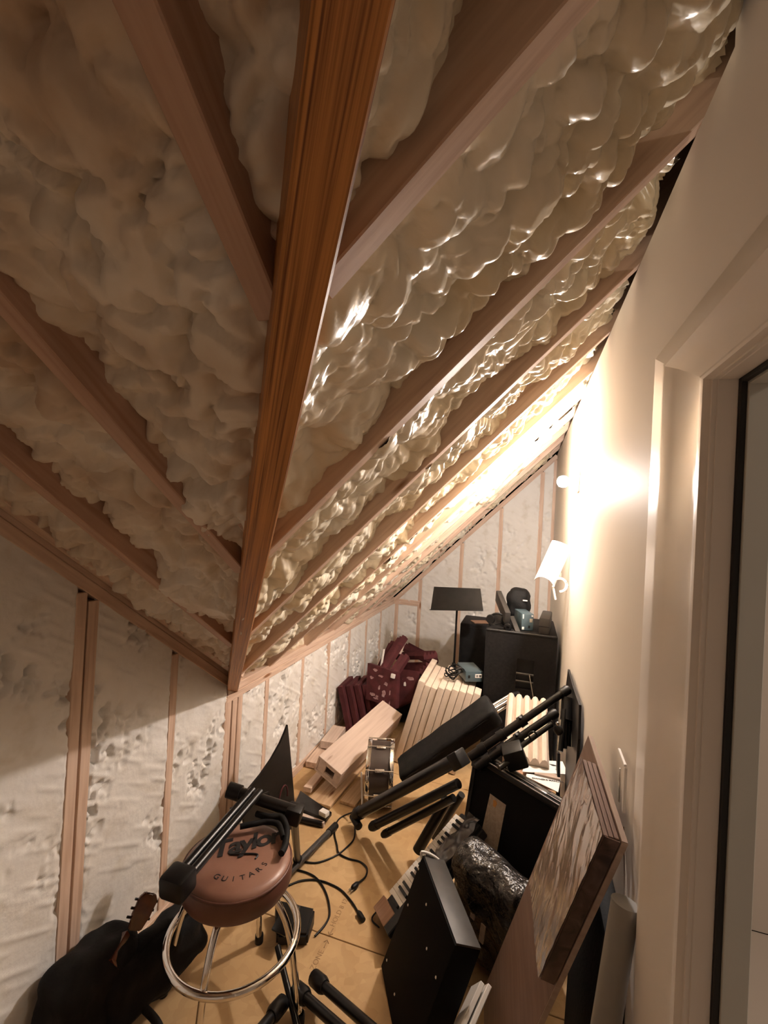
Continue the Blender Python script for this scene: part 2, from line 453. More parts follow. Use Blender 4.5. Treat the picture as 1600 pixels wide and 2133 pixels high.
# ---- far wall
wf = empty('wall_far', (-.5, YE, 0), kind='structure')
fx = [at(p, 1230, Y=YE).x for p in (817, 875, 958, 1037, 1119, 1146)]
def zr_f(x): return zR(x) - .045
for i, x in enumerate(fx):
    x = max(x, XW + .03)
    board('stud', (x, YE, .0), (x, YE, (PLB if i == 0 else zr_f(x) - .02)), .04, SD, 'stud_wood', wf, up=(0, -1, 0))
board('blocking', (XW, YE - .002, PLB + .03), (fx[1], YE - .002, PLB + .03), .06, SD, 'stud_wood', wf, up=(0, -1, 0))
board('rake_plate', (XW, YE - .004, zR(XW) - .03), (XR, YE - .004, zR(XR) - .03), .045, SD, 'stud_wood', wf, up=(0, -1, 0))
fe = [XW - .03] + [max(x, XW + .03) for x in fx] + [XR]
for i, (a, b) in enumerate(zip(fe[:-1], fe[1:])):
    if b - a < .025: continue
    sheet('foam_bay', (a + .008, YE, 0), (0, 0, 1), (1, 0, 0), (0, -1, 0), zR(b), b - a - .016, cut_h(340 + i * 9), 'foam_cut', wf, .012,
          keep=lambda P: P[:, 2] < zR(P[:, 0]) - .01)

# ---- ceiling: rafters, sprayed foam, valley beam
ce = empty('ceiling', (-.5, 1.5, 2.2), kind='structure')
S2 = math.sqrt(.5)
nR = Vector((S2, 0, -S2))             # into the room from the far roof
uR = Vector((S2, 0, S2))              # up the far slope
cL = 1 / math.sqrt(1 + TL * TL)
nL = Vector((0, -TL * cL, -cL)); uL = Vector((0, -cL, TL * cL))
def valley_y(x): return YC - (x - XW) / TL     # plan line of the valley
XTOP = XR + .30
rafR = [.455, .94, 1.40, 1.86, 2.32, 2.78, 3.24, 3.70, 4.16, 4.62]
RD = .19
for y in rafR:
    xs = max(XW - .02, XW + TL * (YC - y) + .035)    # start on the valley
    board('rafter', (xs, y, zR(xs)), (XTOP, y, zR(XTOP)), .038, RD, 'stud_wood', ce, up=nR)
def lumpR(seed, k):
    def f(U, V):
        wu = U + .05 * (vnoise(U, V, .09, seed + 7) - .5); wv = V + .05 * (vnoise(U, V, .09, seed + 8) - .5)
        g = vnoise(U, V, .30, seed + 9)
        h = -.118 + .05 * vnoise(U, V, .26, seed)
        h += domes(wu, wv, .13, seed + 1, 1.35, -.3) * .042
        h += domes(wu, wv, .064, seed + 2, 1.2, -.4) * .042 * (.5 + .7 * g)
        h += domes(wu, wv, .034, seed + 3, 1.1, -.4) * .021 * np.clip(.25 + g, 0, 1)
        h += domes(wu, wv, .019, seed + 4, 1.1, -.3) * .007 * np.clip(1.5 - g * 1.6, 0, 1)
        e = np.clip((V.max() - V) / .12, 0, 1)       # thins out against the near side of the next rafter
        h -= (1 - e) ** 1.5 * .045 * np.clip(2.2 * vnoise(U, V, .22, seed + 5) - .5, 0, 1.5)
        return np.minimum(h, .012)
    return f
bR = [-.02] + rafR + [YE + .03]
for i, (a, b) in enumerate(zip(bR[:-1], bR[1:])):
    o = Vector((XW - .03, a + .007, zR(XW - .03)))
    sheet('roof_foam', o, uR, (0, 1, 0), nR, (XTOP - XW + .03) / S2, b - a - .014, lumpR(500 + 11 * i, i), 'foam_gloss', ce,
          res=.006 if i < 5 else .009, keep=lambda P: (P[:, 1] > valley_y(P[:, 0]) - .012) & (P[:, 0] < XR + .012 + .07 * (vnoise(P[:, 1], P[:, 2], .11, 77) - .62) * (P[:, 1] < 2.5) + .25 * (P[:, 1] >= 2.5)))
rafL = [-.335, -.735, -1.06]
rafL = [at(265, 0, Z=zL(.24)).x * 0 + v for v in (-.305, -.70, -1.075)]
for x in rafL:
    y1 = valley_y(x) - .04
    board('rafter', (x, y1, zL(y1)), (x, YB - .03, zL(YB - .03)), .038, RD, 'shaded_rafter_wood', ce, up=nL)
board('rafter', (XW + .03, YC, zL(YC) + .02), (XW + .03, YB, zL(YB) + .02), .05, RD, 'stud_wood', ce, up=nL)
def lumpL(seed):
    def f(U, V):
        wu = U + .05 * (vnoise(U, V, .08, seed + 7) - .5); wv = V + .05 * (vnoise(U, V, .08, seed + 8) - .5)
        g = vnoise(U, V, .25, seed + 9)
        h = -.120 + .06 * vnoise(U, V, .25, seed)
        h += domes(wu, wv, .10, seed + 1, 1.2, .3) * .040
        h += domes(wu, wv, .052, seed + 2, 1.0, .4) * .044 * (.6 + g * .5)
        h += domes(wu, wv, .027, seed + 3, 1.0, .4) * .022 * (.5 + g * .7)
        e = np.clip((V.max() - V) / .10, 0, 1)
        h -= (1 - e) ** 1.5 * .05 * np.clip(2.4 * vnoise(U, V, .25, seed + 5) - .6, 0, 1.5)
        return np.minimum(h, .01)
    return f
bL = [XW + .03] + sorted(rafL) + [XTOP]
for i, (a, b) in enumerate(zip(bL[:-1], bL[1:])):
    o = Vector((a + .007, YC + .05, zL(YC + .05)))
    sheet('roof_foam', o, uL, (1, 0, 0), nL, (YC + .05 - YB) / cL, b - a - .014, lumpL(800 + 11 * i), 'foam_matte', ce,
          res=.0065, keep=lambda P: P[:, 1] < valley_y(P[:, 0]) + .012)
# valley beam
va = Vector((XW - .0, YC, Z0)); dv = Vector((1, -1 / TL, 1)).normalized()
nv = Vector((0, 0, -1))
vb_a = va - dv * .06; vb_b = va + dv * 4.2
BW = .052
side = dv.cross(Vector((0, 0, 1))).normalized()
o = board('valley_beam', vb_a + Vector((0, 0, -.02)), vb_b + Vector((0, 0, -.02)), BW, .26, 'beam_wood', ce, up=(0, 0, -1), bev=.003)
o['label'] = 'thick brown valley beam with lit underside running up overhead'
# roof deck above everything
quadslab('roof_deck', [(XW - .3, YB - .2, zR(XW - .3) + .30), (XTOP + .3, YB - .2, zR(XTOP + .3) + .30), (XTOP + .3, YE + .3, zR(XTOP + .3) + .30), (XW - .3, YE + .3, zR(XW - .3) + .30)], nR, .02, 'void', ce) if False else None

# ================================================================== LAMP
lw = at(1206, 1004, X=XR)
lamp = empty('wall_lamp', lw, 'glaring bare bulb in a white square holder high on drywall', 'lamp')
mw = frame(lw, (0, 1, 0), z=(-1, 0, 0))
box('base', (-.055, -.055, 0), (.055, .055, .026), 'trim_paint', lamp, mw, bev=.006)
mat('bulb', (1, 1, 1), .3, emit=LAMP_COL, estr=1)
lathe('socket', [(0, .026), (.026, .026), (.024, .038), (.016, .044), (0, .044)], 'trim_paint', lamp, mw)
bulb = lathe('bulb', [(0, .043), (.013, .043), (.017, .050), (.029, .066), (.032, .082), (.027, .099), (.014, .109), (0, .112)], 'bulb', lamp, mw, 24)
area = .0115
MATS['bulb'].node_tree.nodes['Principled BSDF'].inputs['Emission Strength'].default_value = LAMP_POWER / (area * math.pi)
# unseen hall lamp, added as fill for the left wall and ceiling
hl = empty('hall_fill_lamp', (1.3, .6, 2.5), 'unseen ceiling lamp added as fill beyond the door', 'lamp')
mat('hall_fill_glow', (1, 1, 1), .4, emit=(1, .84, .68), estr=HALL_FILL_POWER / (.07 * math.pi))
lathe('diffuser', [(0, -.05), (.10, -.045), (.14, -.02), (.15, 0)], 'hall_fill_glow', hl, Matrix.Translation((1.3, .6, 2.499)), 24)

# ================================================================== OBJECT MATERIALS
noisy('black_satin', [(.3, (.004, .0035, .0035)), (.7, (.009, .008, .0075))], scale=20, rough=.3, spec=.35)
noisy('black_plastic', [(.3, (.005, .0045, .0045)), (.7, (.010, .009, .0085))], scale=30, rough=.42, bump=.1, bscale=200, bdist=.001, spec=.28)
noisy('black_carpet', [(.3, (.005, .0045, .0045)), (.7, (.013, .011, .0105))], scale=60, rough=.7, bump=.5, bscale=260, bdist=.002, spec=.2)
noisy('black_fabric', [(.3, (.004, .004, .004)), (.7, (.011, .010, .0095))], scale=25, rough=.7, bump=.4, bscale=90, bdist=.003, spec=.2)
noisy('dark_grey', [(.3, (.030, .026, .023)), (.7, (.045, .040, .036))], scale=25, rough=.5)
noisy('slate_metal', [(.3, (.055, .085, .10)), (.7, (.075, .11, .125))], scale=12, rough=.38, spec=.5)
mat('black_matte', (.0045, .004, .004), .8, spec=.12)
mat('case_trim', (.16, .15, .14), .35, .8)
mat('chrome', (.82, .80, .78), .10, 1.0)
mat('steel', (.6, .58, .55), .25, 1.0)
noisy('vinyl_brown', [(.3, (.19, .085, .055)), (.5, (.29, .145, .10)), (.75, (.35, .19, .135))], scale=5, rough=.42, bump=.15, bscale=150, bdist=.001, coat=.15)
noisy('vinyl_side', [(.3, (.10, .04, .026)), (.7, (.15, .062, .04))], scale=9, rough=.45)
mat('ink', (.012, .01, .01), .55)
mat('floor_ink', (.34, .20, .09), .6)
noisy('beige_foam', [(.3, (.60, .49, .39)), (.7, (.70, .58, .475))], scale=14, rough=.85, bump=.35, bscale=220, bdist=.002, spec=.15)
noisy('maroon_foam', [(.3, (.055, .014, .016)), (.7, (.10, .025, .027))], scale=18, rough=.8, bump=.4, bscale=160, bdist=.002, spec=.2)
noisy('glue_dab', [(.3, (.26, .12, .12)), (.7, (.48, .36, .35))], scale=30, rough=.7)
noisy('grey_smear', [(.35, (.06, .05, .05)), (.6, (.14, .12, .11))], scale=10, rough=.7)
mat('white_plastic', (.78, .74, .69), .4)
mat('paper', (.80, .76, .71), .7)
noisy('cardboard', [(.3, (.26, .14, .085)), (.7, (.33, .19, .12))], scale=9, rough=.8, stretch=(1, 6, 1))
noisy('laminate', [(.3, (.17, .10, .075)), (.7, (.24, .15, .115))], scale=6, rough=.5, stretch=(1, 8, 1))
noisy('laminate_edge', [(.3, (.33, .24, .19)), (.7, (.42, .32, .26))], scale=12, rough=.55, stretch=(1, 5, 1))
noisy('tape_brown', [(.35, (.028, .014, .010)), (.55, (.085, .048, .036)), (.7, (.14, .085, .065))], scale=16, rough=.3, dist=1.2)
noisy('grey_tube', [(.3, (.22, .21, .19)), (.7, (.30, .28, .25))], scale=4, rough=.6)
noisy('rosewood', [(.3, (.05, .012, .007)), (.7, (.12, .03, .015))], scale=20, rough=.15, coat=.6)
noisy('label_paper', [(.35, (.36, .28, .21)), (.65, (.48, .39, .31))], scale=35, rough=.6, dist=1.5)
mat('orange_mark', (.55, .25, .06), .6)
mat('drum_shell', (.05, .035, .028), .35)
mat('ivory', (.78, .72, .64), .3)
def film(name, col, alpha, rough=.16):
    m = mat(name, col, rough, spec=1.0); b = m.node_tree.nodes['Principled BSDF']
    b.inputs['Alpha'].default_value = alpha; b.inputs['Coat Weight'].default_value = .5; b.inputs['Coat Roughness'].default_value = .1
    v = coords(m, (30, 30, 6)); n = nd(m, 'ShaderNodeTexNoise'); n.inputs['Scale'].default_value = 1.6; n.inputs['Detail'].default_value = 3
    lk(m, v, n.inputs['Vector'])
    bp = nd(m, 'ShaderNodeBump'); bp.inputs['Strength'].default_value = .3; bp.inputs['Distance'].default_value = .006
    lk(m, n.outputs[0], bp.inputs['Height']); lk(m, bp.outputs[0], b.inputs['Normal'])
film('stretch_film', (.36, .28, .24), .95, .14)
MATS['stretch_film'].node_tree.nodes['Principled BSDF'].inputs['IOR'].default_value = 2.2
MATS['stretch_film'].node_tree.nodes['Principled BSDF'].inputs['Coat Weight'].default_value = 1.0
m_ = noisy('crumpled_film', [(.35, (.010, .008, .007)), (.6, (.03, .025, .022))], scale=14, rough=.26, bump=1.0, bscale=26, bdist=.02, spec=.6, dist=1.5)
film('dark_film', (.022, .017, .015), .85, .28)

def V(*a): return Vector(a)
def cyl(name, a, b, r, m, parent=None, seg=16): return tube(name, [a, b], r, m, parent, seg)
def on_plane(px, py, p, n):
    d = RC * ((px - 800) / FPX) - UC * ((py - 1066.5) / FPX) + FW
    return EYE + d * ((Vector(p) - EYE).dot(n) / d.dot(n))
def soft_box(name, size, mw, m, parent=None, bulge=.02, lump=.006, seed=0, n=14, rnd_k=.3):
    """pillowy fabric box centred on local origin"""
    bm = bmesh.new(); bmesh.ops.create_cube(bm, size=2)
    bmesh.ops.subdivide_edges(bm, edges=list(bm.edges), cuts=n, use_grid_fill=True)
    rnd = random.Random(seed); ph = [rnd.uniform(0, 6) for _ in range(6)]
    hf = V(*size) / 2; rad = min(size) * rnd_k
    for v in bm.verts:
        x, y, z = v.co
        p = V(x * hf.x, y * hf.y, z * hf.z)
        c = V(*[max(-(h - rad), min(h - rad, q)) for q, h in zip(p, hf)])
        d = p - c
        if d.length > 1e-6: p = c + d.normalized() * rad
        b = bulge * (1 - abs(x) ** 2) * (1 - abs(y) ** 2) if abs(z) > .99 else bulge * (1 - abs(x) ** 2) * (1 - abs(z) ** 2) if abs(y) > .99 else bulge * (1 - abs(y) ** 2) * (1 - abs(z) ** 2)
        nrm = p.normalized() if d.length < 1e-6 else d.normalized()
        l = lump * (math.sin(p.x * 40 + ph[0]) * math.sin(p.y * 35 + ph[1]) + math.sin(p.z * 60 + 25 * p.x + ph[2]) * .7 + math.sin(p.y * 70 - 30 * p.z + ph[3]) * .5)
        v.co = p + nrm * (l + b * min(size))
    return put(name, mesh_of(bm, name, smooth=True), m, parent, mw)

# ================================================================== BAR STOOL
SC = V(-.885, 1.365, 0); SZ = .52
stool = empty('bar_stool', SC, 'round bar stool with brown vinyl seat and chrome foot ring', 'stool')
seat = lathe('seat', [(0, SZ - .004), (.10, SZ), (.155, SZ - .002), (.170, SZ - .008), (.176, SZ - .016), (.178, SZ - .022)], 'vinyl_brown', stool, Matrix.Translation(SC), 56)
tube('seat_piping', [SC + V(.178 * math.cos(a), .178 * math.sin(a), SZ - .019) for a in [2 * math.pi * k / 48 for k in range(48)]], .0045, 'vinyl_side', stool, 8, closed=True)
lathe('seat_side', [(.178, SZ - .020), (.184, SZ - .04), (.182, SZ - .075), (.172, SZ - .092), (0, SZ - .094)], 'vinyl_side', stool, Matrix.Translation(SC), 56)
lathe('swivel_plate', [(0, SZ - .094), (.085, SZ - .094), (.085, SZ - .112), (0, SZ - .112)], 'black_satin', stool, Matrix.Translation(SC), 24)
for k in range(4):
    a = math.radians(100 + 90 * k)
    d = V(math.cos(a), math.sin(a), 0)
    tube('leg', [SC + d * .05 + V(0, 0, SZ - .108), SC + d * .115 + V(0, 0, SZ - .118), SC + d * .16 + V(0, 0, SZ - .16), SC + d * .20 + V(0, 0, .26), SC + d * .245 + V(0, 0, .012)], .0115, 'chrome', stool, 14, smooth=6)
    lathe('foot_cap', [(0, 0), (.016, 0), (.016, .03), (.012, .035)], 'black_plastic', stool, Matrix.Translation(SC + d * .246), 14)
tube('foot_ring', [SC + V(.212 * math.cos(a), .212 * math.sin(a), .26) for a in [2 * math.pi * k / 64 for k in range(64)]], .0125, 'chrome', stool, 14, closed=True)
# lettering on the seat: script name and small arc of capitals
tx = (at(590, 1748, Z=SZ) - at(410, 1792, Z=SZ)).normalized(); tz = V(0, 0, 1); ty = tz.cross(tx)
c0 = at(512, 1757, Z=SZ); c0.z = SZ + .0006
text('seat_script', 'Taylor', .105, frame(c0, tx, z=tz), 'ink', stool, .0005, shear=.25, bold=.0028, space=.86)
gc = SC + V(0, 0, SZ + .0004)
for i, ch in enumerate('GUITARS'):
    ang = math.radians(-46 + i * 15.3)
    out = (-ty) * math.cos(ang) + tx * math.sin(ang)
    text('seat_letter', ch, .028, frame(gc + out * .105, tx * math.cos(ang) + ty * math.sin(ang), z=tz), 'ink', stool, .0004)
# underline swash
tube('seat_swash', [c0 + tx * -.055 + ty * -.035, c0 + tx * .0 + ty * -.052, c0 + tx * .03 + ty * -.068, c0 + tx * .02 + ty * -.085], .003, 'ink', stool, 6, smooth=6)

# ---- folded keyboard stand lying across the seat
st = empty('keyboard_stand', at(500, 1740, Z=.55), 'black folding stand with twin rails lying across the stool seat', 'stand')
ra, rb = at(372, 1836, Z=.565), at(534, 1648, Z=.60)
perp = (rb - ra).cross(V(0, 0, 1)).normalized()
for k in (-1, 1):
    cyl('rail', ra + perp * .0165 * k, rb + perp * .0165 * k, .0155, 'black_satin', st)
soft = frame(ra + (ra - rb).normalized() * .005, rb - ra, z=V(0, 0, 1))
box('end_cap', (-.035, -.042, -.036), (.04, .042, .034), 'black_plastic', st, soft, bev=.012)
ca, cb = at(486, 1648, Z=.60), at(613, 1690, Z=.555)
cyl('cross_bar', ca, cb, .023, 'black_satin', st)
cyl('bar_end', ca - (cb - ca).normalized() * .02, ca + (cb - ca).normalized() * .03, .029, 'black_plastic', st)
box('joint', (-.03, -.03, -.03), (.03, .03, .03), 'black_plastic', st, frame(cb - V(0, 0, .01), cb - ca, z=(0, 0, 1)), bev=.008)
la = cb - V(0, 0, .02); lb = at(620, 1795, Z=.03)
cyl('leg', la, lb, .0155, 'black_satin', st); cyl('foot_cap', lb + (la - lb).normalized() * .05, lb - (la - lb).normalized() * .01, .021, 'black_plastic', st)
cyl('brace', at(480, 1690, Z=.56), at(560, 1655, Z=.58), .012, 'black_satin', st)
# strap hanging over the seat
strap = tube('webbing_strap', [at(535, 1695, Z=.545), at(560, 1702, Z=.55), at(585, 1702, Z=.552), at(597, 1725, Z=.548), at(594, 1760, Z=.541), at(586, 1778, Z=.540)], .0115, 'black_fabric', None, 8, smooth=8)
tag(strap, 'soft black strap draped over the right of the stool seat', 'strap')
strap2 = tube('webbing_strap', [at(500, 1722, Z=.545), at(530, 1716, Z=.548), at(555, 1712, Z=.547), at(580, 1718, Z=.546), at(590, 1745, Z=.546)], .010, 'black_fabric', None, 8, smooth=8)
tag(strap2, 'soft black strap looped left over the lettering of the stool', 'strap')

# ---- curved black panel against the knee wall
pn = empty('curved_screen', (-1.13, 2.1, 0), 'tall black panel with curved edge and pointed tip by knee wall', 'panel')
outline = [(596, 1509), (601, 1560), (606, 1615), (612, 1692), (612, 1716), (520, 1812), (497, 1660), (517, 1640), (540, 1612), (562, 1580), (580, 1548), (590, 1525)]
op = [at(x, y, X=-1.13) for x, y in outline]
mwp = frame((-1.13, 0, 0), (0, 1, 0), y=(0, 0, 1))
prism('panel_sheet', [(p.y, p.z) for p in op], .010, 'black_plastic', pn, mwp)
hc = at(588, 1668, X=-1.11)
tube('hoop', [hc + V(.004, .045 * math.cos(a), .075 * math.sin(a)) for a in [math.pi * k / 14 for k in range(15)]], .004, 'maroon_foam', pn, 8)

# ---- small things on the boards by the wall
fo = [at(x, y, Z=.045) for x, y in ((626, 1647), (691, 1692), (680, 1706), (612, 1678))]
t = tag(quadslab('black_folder', fo, (0, 0, 1), .018, 'black_satin'), 'flat glossy black folder on the planks behind the stool', 'folder')
ch = at(675, 1697, Z=.052)
t = empty('charger', ch, 'small white plug-in charger lying on the black folder', 'charger')
box('body', (-.025, -.018, -.003), (.025, .018, .022), 'white_plastic', t, frame(ch, at(690, 1703, Z=.05) - at(665, 1690, Z=.05), z=(0, 0, 1)), bev=.004)
tag(board('wood_strip', at(616, 1691, Z=.03), at(676, 1712, Z=.03), .022, .028, 'pale_wood'), 'short pale wood strip beside the black folder', 'wood')
tag(cyl('black_bar', at(605, 1702, Z=.016), at(672, 1717, Z=.016), .015, 'black_satin'), 'short black bar on the floor beside the pale strip', 'bar')

# ---- loose tube and cables on the floor
tb = empty('stand_tube', at(650, 1765, Z=.02), 'dark grey metal tube lying on the floor behind the stool', 'tube')
ta, tbb = at(598, 1822, Z=.05), at(697, 1722, Z=.02)
cyl('pipe', ta, tbb, .0155, 'dark_grey', tb); cyl('collar', tbb - (tbb - ta).normalized() * .06, tbb + (tbb - ta).normalized() * .012, .0185, 'black_plastic', tb)
def cable(pts, label, r=.0042, z=.005):
    o = empty('cable', at(*pts[0][:2], Z=z), label, 'cable')
    tube('cord', [at(p[0], p[1], Z=p[2] if len(p) > 2 else z) for p in pts], r, 'black_plastic', o, 8, smooth=8)
    return o
k1 = cable([(735, 1692, .05), (715, 1700), (702, 1712), (697, 1735), (702, 1760), (706, 1777), (725, 1788), (750, 1795), (764, 1808), (762, 1825), (748, 1838)], 'black power cord ending in a two-prong plug on the floor')
pl = at(738, 1847, Z=.012); pd = (at(728, 1856, Z=.012) - at(745, 1840, Z=.012)).normalized()
tube('plug', [pl - pd * .03, pl - pd * .015, pl + pd * .005, pl + pd * .012], [.006, .012, .013, .010], 'black_plastic', k1, 10)
for s in (-1, 1):
    sd = pd.cross(V(0, 0, 1)) * .006 * s
    box('prong', (0, -.003, -.0008), (.018, .003, .0008), 'steel', k1, frame(pl + pd * .012 + sd, pd, z=(0, 0, 1)))
k2 = cable([(735, 1697, .05), (739, 1712), (738, 1745), (722, 1765), (700, 1782), (665, 1796), (640, 1796), (618, 1790)], 'black cable curving from the folded stand toward the stool')
k3 = cable([(602, 1808), (640, 1818), (662, 1832), (680, 1862), (687, 1900), (678, 1925), (656, 1950)], 'black cable looping from the tube to the pedal')
k4 = cable([(600, 1845), (630, 1834), (665, 1834), (705, 1850), (730, 1875), (746, 1900)], 'black cable ending in a moulded socket on bare floor')
e0, e1 = at(746, 1899, Z=.011), at(757, 1917, Z=.011)
tube('socket_end', [e0, e0.lerp(e1, .3), e1], [.007, .012, .011], 'black_plastic', k4, 10)
k5 = cable([(838, 1855), (800, 1885), (775, 1912), (790, 1932)], 'thin black cable beside the toppled keyboard', .003)

# ---- pedal under the stool
pdl = empty('sustain_pedal', at(605, 1930, Z=0), 'black foot pedal on the floor under the stool', 'pedal')
q = [at(x, y, Z=.0) for x, y in ((575, 1972), (640, 1972), (655, 1925), (572, 1905))]
bm = bmesh.new()
lo = [bm.verts.new(p) for p in q]; hi = [bm.verts.new(p * 1 + V(0, 0, h)) for p, h in zip(q, (.045, .045, .07, .07))]
bm.faces.new(lo[::-1]); bm.faces.new(hi)
for i in range(4): bm.faces.new((lo[i], lo[(i + 1) % 4], hi[(i + 1) % 4], hi[i]))
bmesh.ops.bevel(bm, geom=list(bm.edges), offset=.008, segments=2, affect='EDGES')
put('housing', mesh_of(bm, 'housing', auto=40), 'black_plastic', pdl)
pc = at(610, 1900, Z=.09)
box('treadle', (-.05, -.032, -.006), (.06, .032, .006), 'black_satin', pdl, frame(at(595, 1915, Z=.085), V(.1, .95, .35), z=(0, -.3, 1)), bev=.003)

# ---- stand feet reaching in from below
def foot_tube(a, b, label, rt=.0165):
    o = empty('stand_tube', a, label, 'stand tube')
    d = (b - a).normalized()
    cyl('pipe', a + d * .03, b, rt, 'black_satin', o)
    tube('rubber_foot', [a, a + d * .008, a + d * .06, a + d * .075], [rt * .9, rt * 1.5, rt * 1.55, rt * 1.2], 'black_plastic', o, 14)
    return o
foot_tube(at(652, 2034, Z=.06), at(800, 2165, Z=.16), 'black tube with rubber foot, right of the two parallel ones')
foot_tube(at(615, 2058, Z=.06), at(735, 2165, Z=.16), 'black tube with rubber foot, left of the two parallel ones')
foot_tube(at(592, 2085, Z=.05), at(525, 2165, Z=.09), 'black tube with rubber foot pointing away at the bottom edge')
cyl_o = tag(cyl('stand_pole', at(578, 1972, Z=.10), at(622, 2150, Z=.035), .011, 'black_satin'), 'thin black pole leaning from the foot ring to the bottom edge', 'pole')

# ---- bags and guitar head at the left wall
bag = empty('gear_bag', (-1.22, 1.02, 0), 'slumped black gear bag against the left wall', 'bag')
soft_box('body', (.16, .27, .27), frame((-1.245, 1.135, .14), (1, 0, .14), y=(0, 1, -.12)), 'black_fabric', bag, .05, .006, 3)
gb = empty('guitar_bag', (-1.12, 1.3, 0), 'black padded guitar bag slumped behind the stool leg', 'bag')
soft_box('body', (.10, .34, .18), frame((-1.150, 1.30, .135), (.9, -.2, .30), y=(.22, .97, .05)), 'black_fabric', gb, .10, .007, 5, 16, .35)
tube('carry_strap', [(-1.12, 1.2, .10), (-1.05, 1.22, .03), (-1.02, 1.18, .012), (-1.05, 1.05, .012), (-1.11, .98, .03)], .012, 'black_fabric', gb, 8, smooth=6)
neck_a, neck_b = at(272, 1948, X=-1.2), at(240, 2010, X=-1.17)
hs = empty('guitar_headstock', at(292, 1905, X=-1.2), 'glossy dark red-brown guitar headstock sticking up by the wall', 'headstock')
hp = at(278, 1935, X=-1.2); ht = at(303, 1880, X=-1.19)
prism('head', [(0, -.022), (.04, -.03), (.085, -.034), (.105, -.018), (.098, 0), (.108, .018), (.088, .034), (.04, .03), (0, .022)], .016, 'rosewood', hs, frame(hp, ht - hp, z=(.8, -.5, .2)), bev=.004)
board('neck', neck_a, neck_b, .045, .02, 'rosewood', hs, up=(.8, -.5, .2))
for i in range(3):
    for sgn in (-1, 1):
        cyl('tuning_peg', hp + (ht - hp).normalized() * (.03 + .025 * i) + V(0, 0, 0), hp + (ht - hp).normalized() * (.03 + .025 * i) + (ht - hp).normalized().cross(V(.8, -.5, .2).normalized()) * .040 * sgn, .004, 'black_plastic', hs, 8)
# ================================================================== PLANKS AND WOODEN BOX BY THE KNEE WALL
PG = 'loose planks along the knee wall'
def plank(px0, px1, z, wd, th, m, label):
    a, b = at(*px0, Z=z), at(*px1, Z=z)
    return tag(board('plank', a, b, wd, th, m), label, 'plank', PG)
plank((664, 1672), (800, 1520), .021, .15, .018, 'plank_wood', 'wide bare plank under the pale wooden box')
plank((724, 1672), (852, 1520), .021, .10, .018, 'plank_wood', 'plank on the floor between wooden box and snare drum')
plank((640, 1640), (775, 1482), .048, .05, .03, 'stud_wood', 'narrow batten running behind the pale wooden box')
plank((650, 1588), (700, 1524), .045, .09, .038, 'stud_wood', 'short pinkish block of lumber against the sill')
plank((682, 1545), (707, 1512), .105, .10, .05, 'pale_wood', 'stubby wood block leaning below the maroon panels')
wb = empty('wooden_box', (-.98, 2.8, .04), 'long pale wooden box with a square black hole in its end', 'wooden box')
o0 = V(-.976, 2.535, .16); ew = V(-.918, .166, .36); ed = V(-.327, .196, -.924); el = V(.224, .967, .126)
mwb = frame(o0, el, y=ew)
W, Hh, Ln, tk = .179, .112, .76, .014
sg = -1 if (mwb.to_3x3() @ V(0, 0, 1)).dot(ed) < 0 else 1
def wpart(n, lo, hi, m='pale_wood'):
    lo2 = (lo[0], lo[1], min(sg * lo[2], sg * hi[2])); hi2 = (hi[0], hi[1], max(sg * lo[2], sg * hi[2]))
    return box(n, lo2, hi2, m, wb, mwb, bev=.0015, seg=1)
wpart('lid', (0, 0, 0), (Ln, W, tk)); wpart('bottom', (0, 0, Hh - tk), (Ln, W, Hh))
wpart('side', (0, 0, tk), (Ln, tk, Hh - tk)); wpart('side', (0, W - tk, tk), (Ln, W, Hh - tk))
wpart('end_board', (.002, tk, tk), (.016, .045, Hh - tk)); wpart('end_board', (.002, W * .62, tk), (.016, W - tk, Hh - tk), 'pale_wood')
wpart('end_board', (.002, .045, tk), (.016, W * .62, .03)); wpart('end_board', (.002, .045, Hh - .035), (.016, W * .62, Hh - tk)); wpart('hole_backing', (.09, tk, tk), (.1, W - tk, Hh - tk), 'gasket')
tag(cyl('white_stick', at(753, 1610, Z=.0285), at(755, 1690, Z=.0285), .006, 'white_plastic'), 'thin white stick on the floor beside the snare drum', 'stick')

# ================================================================== SNARE DRUM
SR, SDp = .165, .135
sx = V(.95, .26, .12).normalized(); sc = V(-.770, 2.64, .172)
sn = empty('snare_drum', (sc.x, sc.y, 0), 'snare drum standing on its rim with chrome hoops and lugs', 'drum')
sm = frame(sc, V(0, 0, 1), z=sx)
lathe('shell', [(SR - .006, -SDp / 2), (SR, -SDp / 2), (SR, SDp / 2), (SR - .006, SDp / 2)], 'drum_shell', sn, sm, 48)
for s in (-1, 1):
    lathe('drum_head', [(0, s * SDp / 2), (SR, s * SDp / 2), (SR + .003, s * (SDp / 2 - .006))], 'ivory', sn, sm, 48)
    lathe('hoop', [(SR + .002, s * (SDp / 2 - .012)), (SR + .011, s * (SDp / 2 - .012)), (SR + .007, s * (SDp / 2 - .004)), (SR + .007, s * (SDp / 2 + .008)), (SR + .011, s * (SDp / 2 + .012)), (SR + .004, s * (SDp / 2 + .012)), (SR + .002, s * (SDp / 2 - .012))], 'chrome', sn, sm, 48)
for k in range(8):
    a = 2 * math.pi * (k + .35) / 8
    d = V(math.cos(a), math.sin(a), 0); tn = V(-math.sin(a), math.cos(a), 0)
    mm = sm @ frame(d * SR, V(0, 0, 1), z=d)
    lug = box('lug', (-.028, -.010, 0), (.028, .010, .013), 'chrome', sn, mm, bev=.004)
    rod = put('tension_rod', (lambda bm: (bm_tube(bm, [d * (SR + .012) + V(0, 0, -SDp / 2 - .012), d * (SR + .012) + V(0, 0, SDp / 2 + .012)], .0032, 8), mesh_of(bm, 'tension_rod', auto=50))[1])(bmesh.new()), 'chrome', lug, sm)
a = math.radians(200)
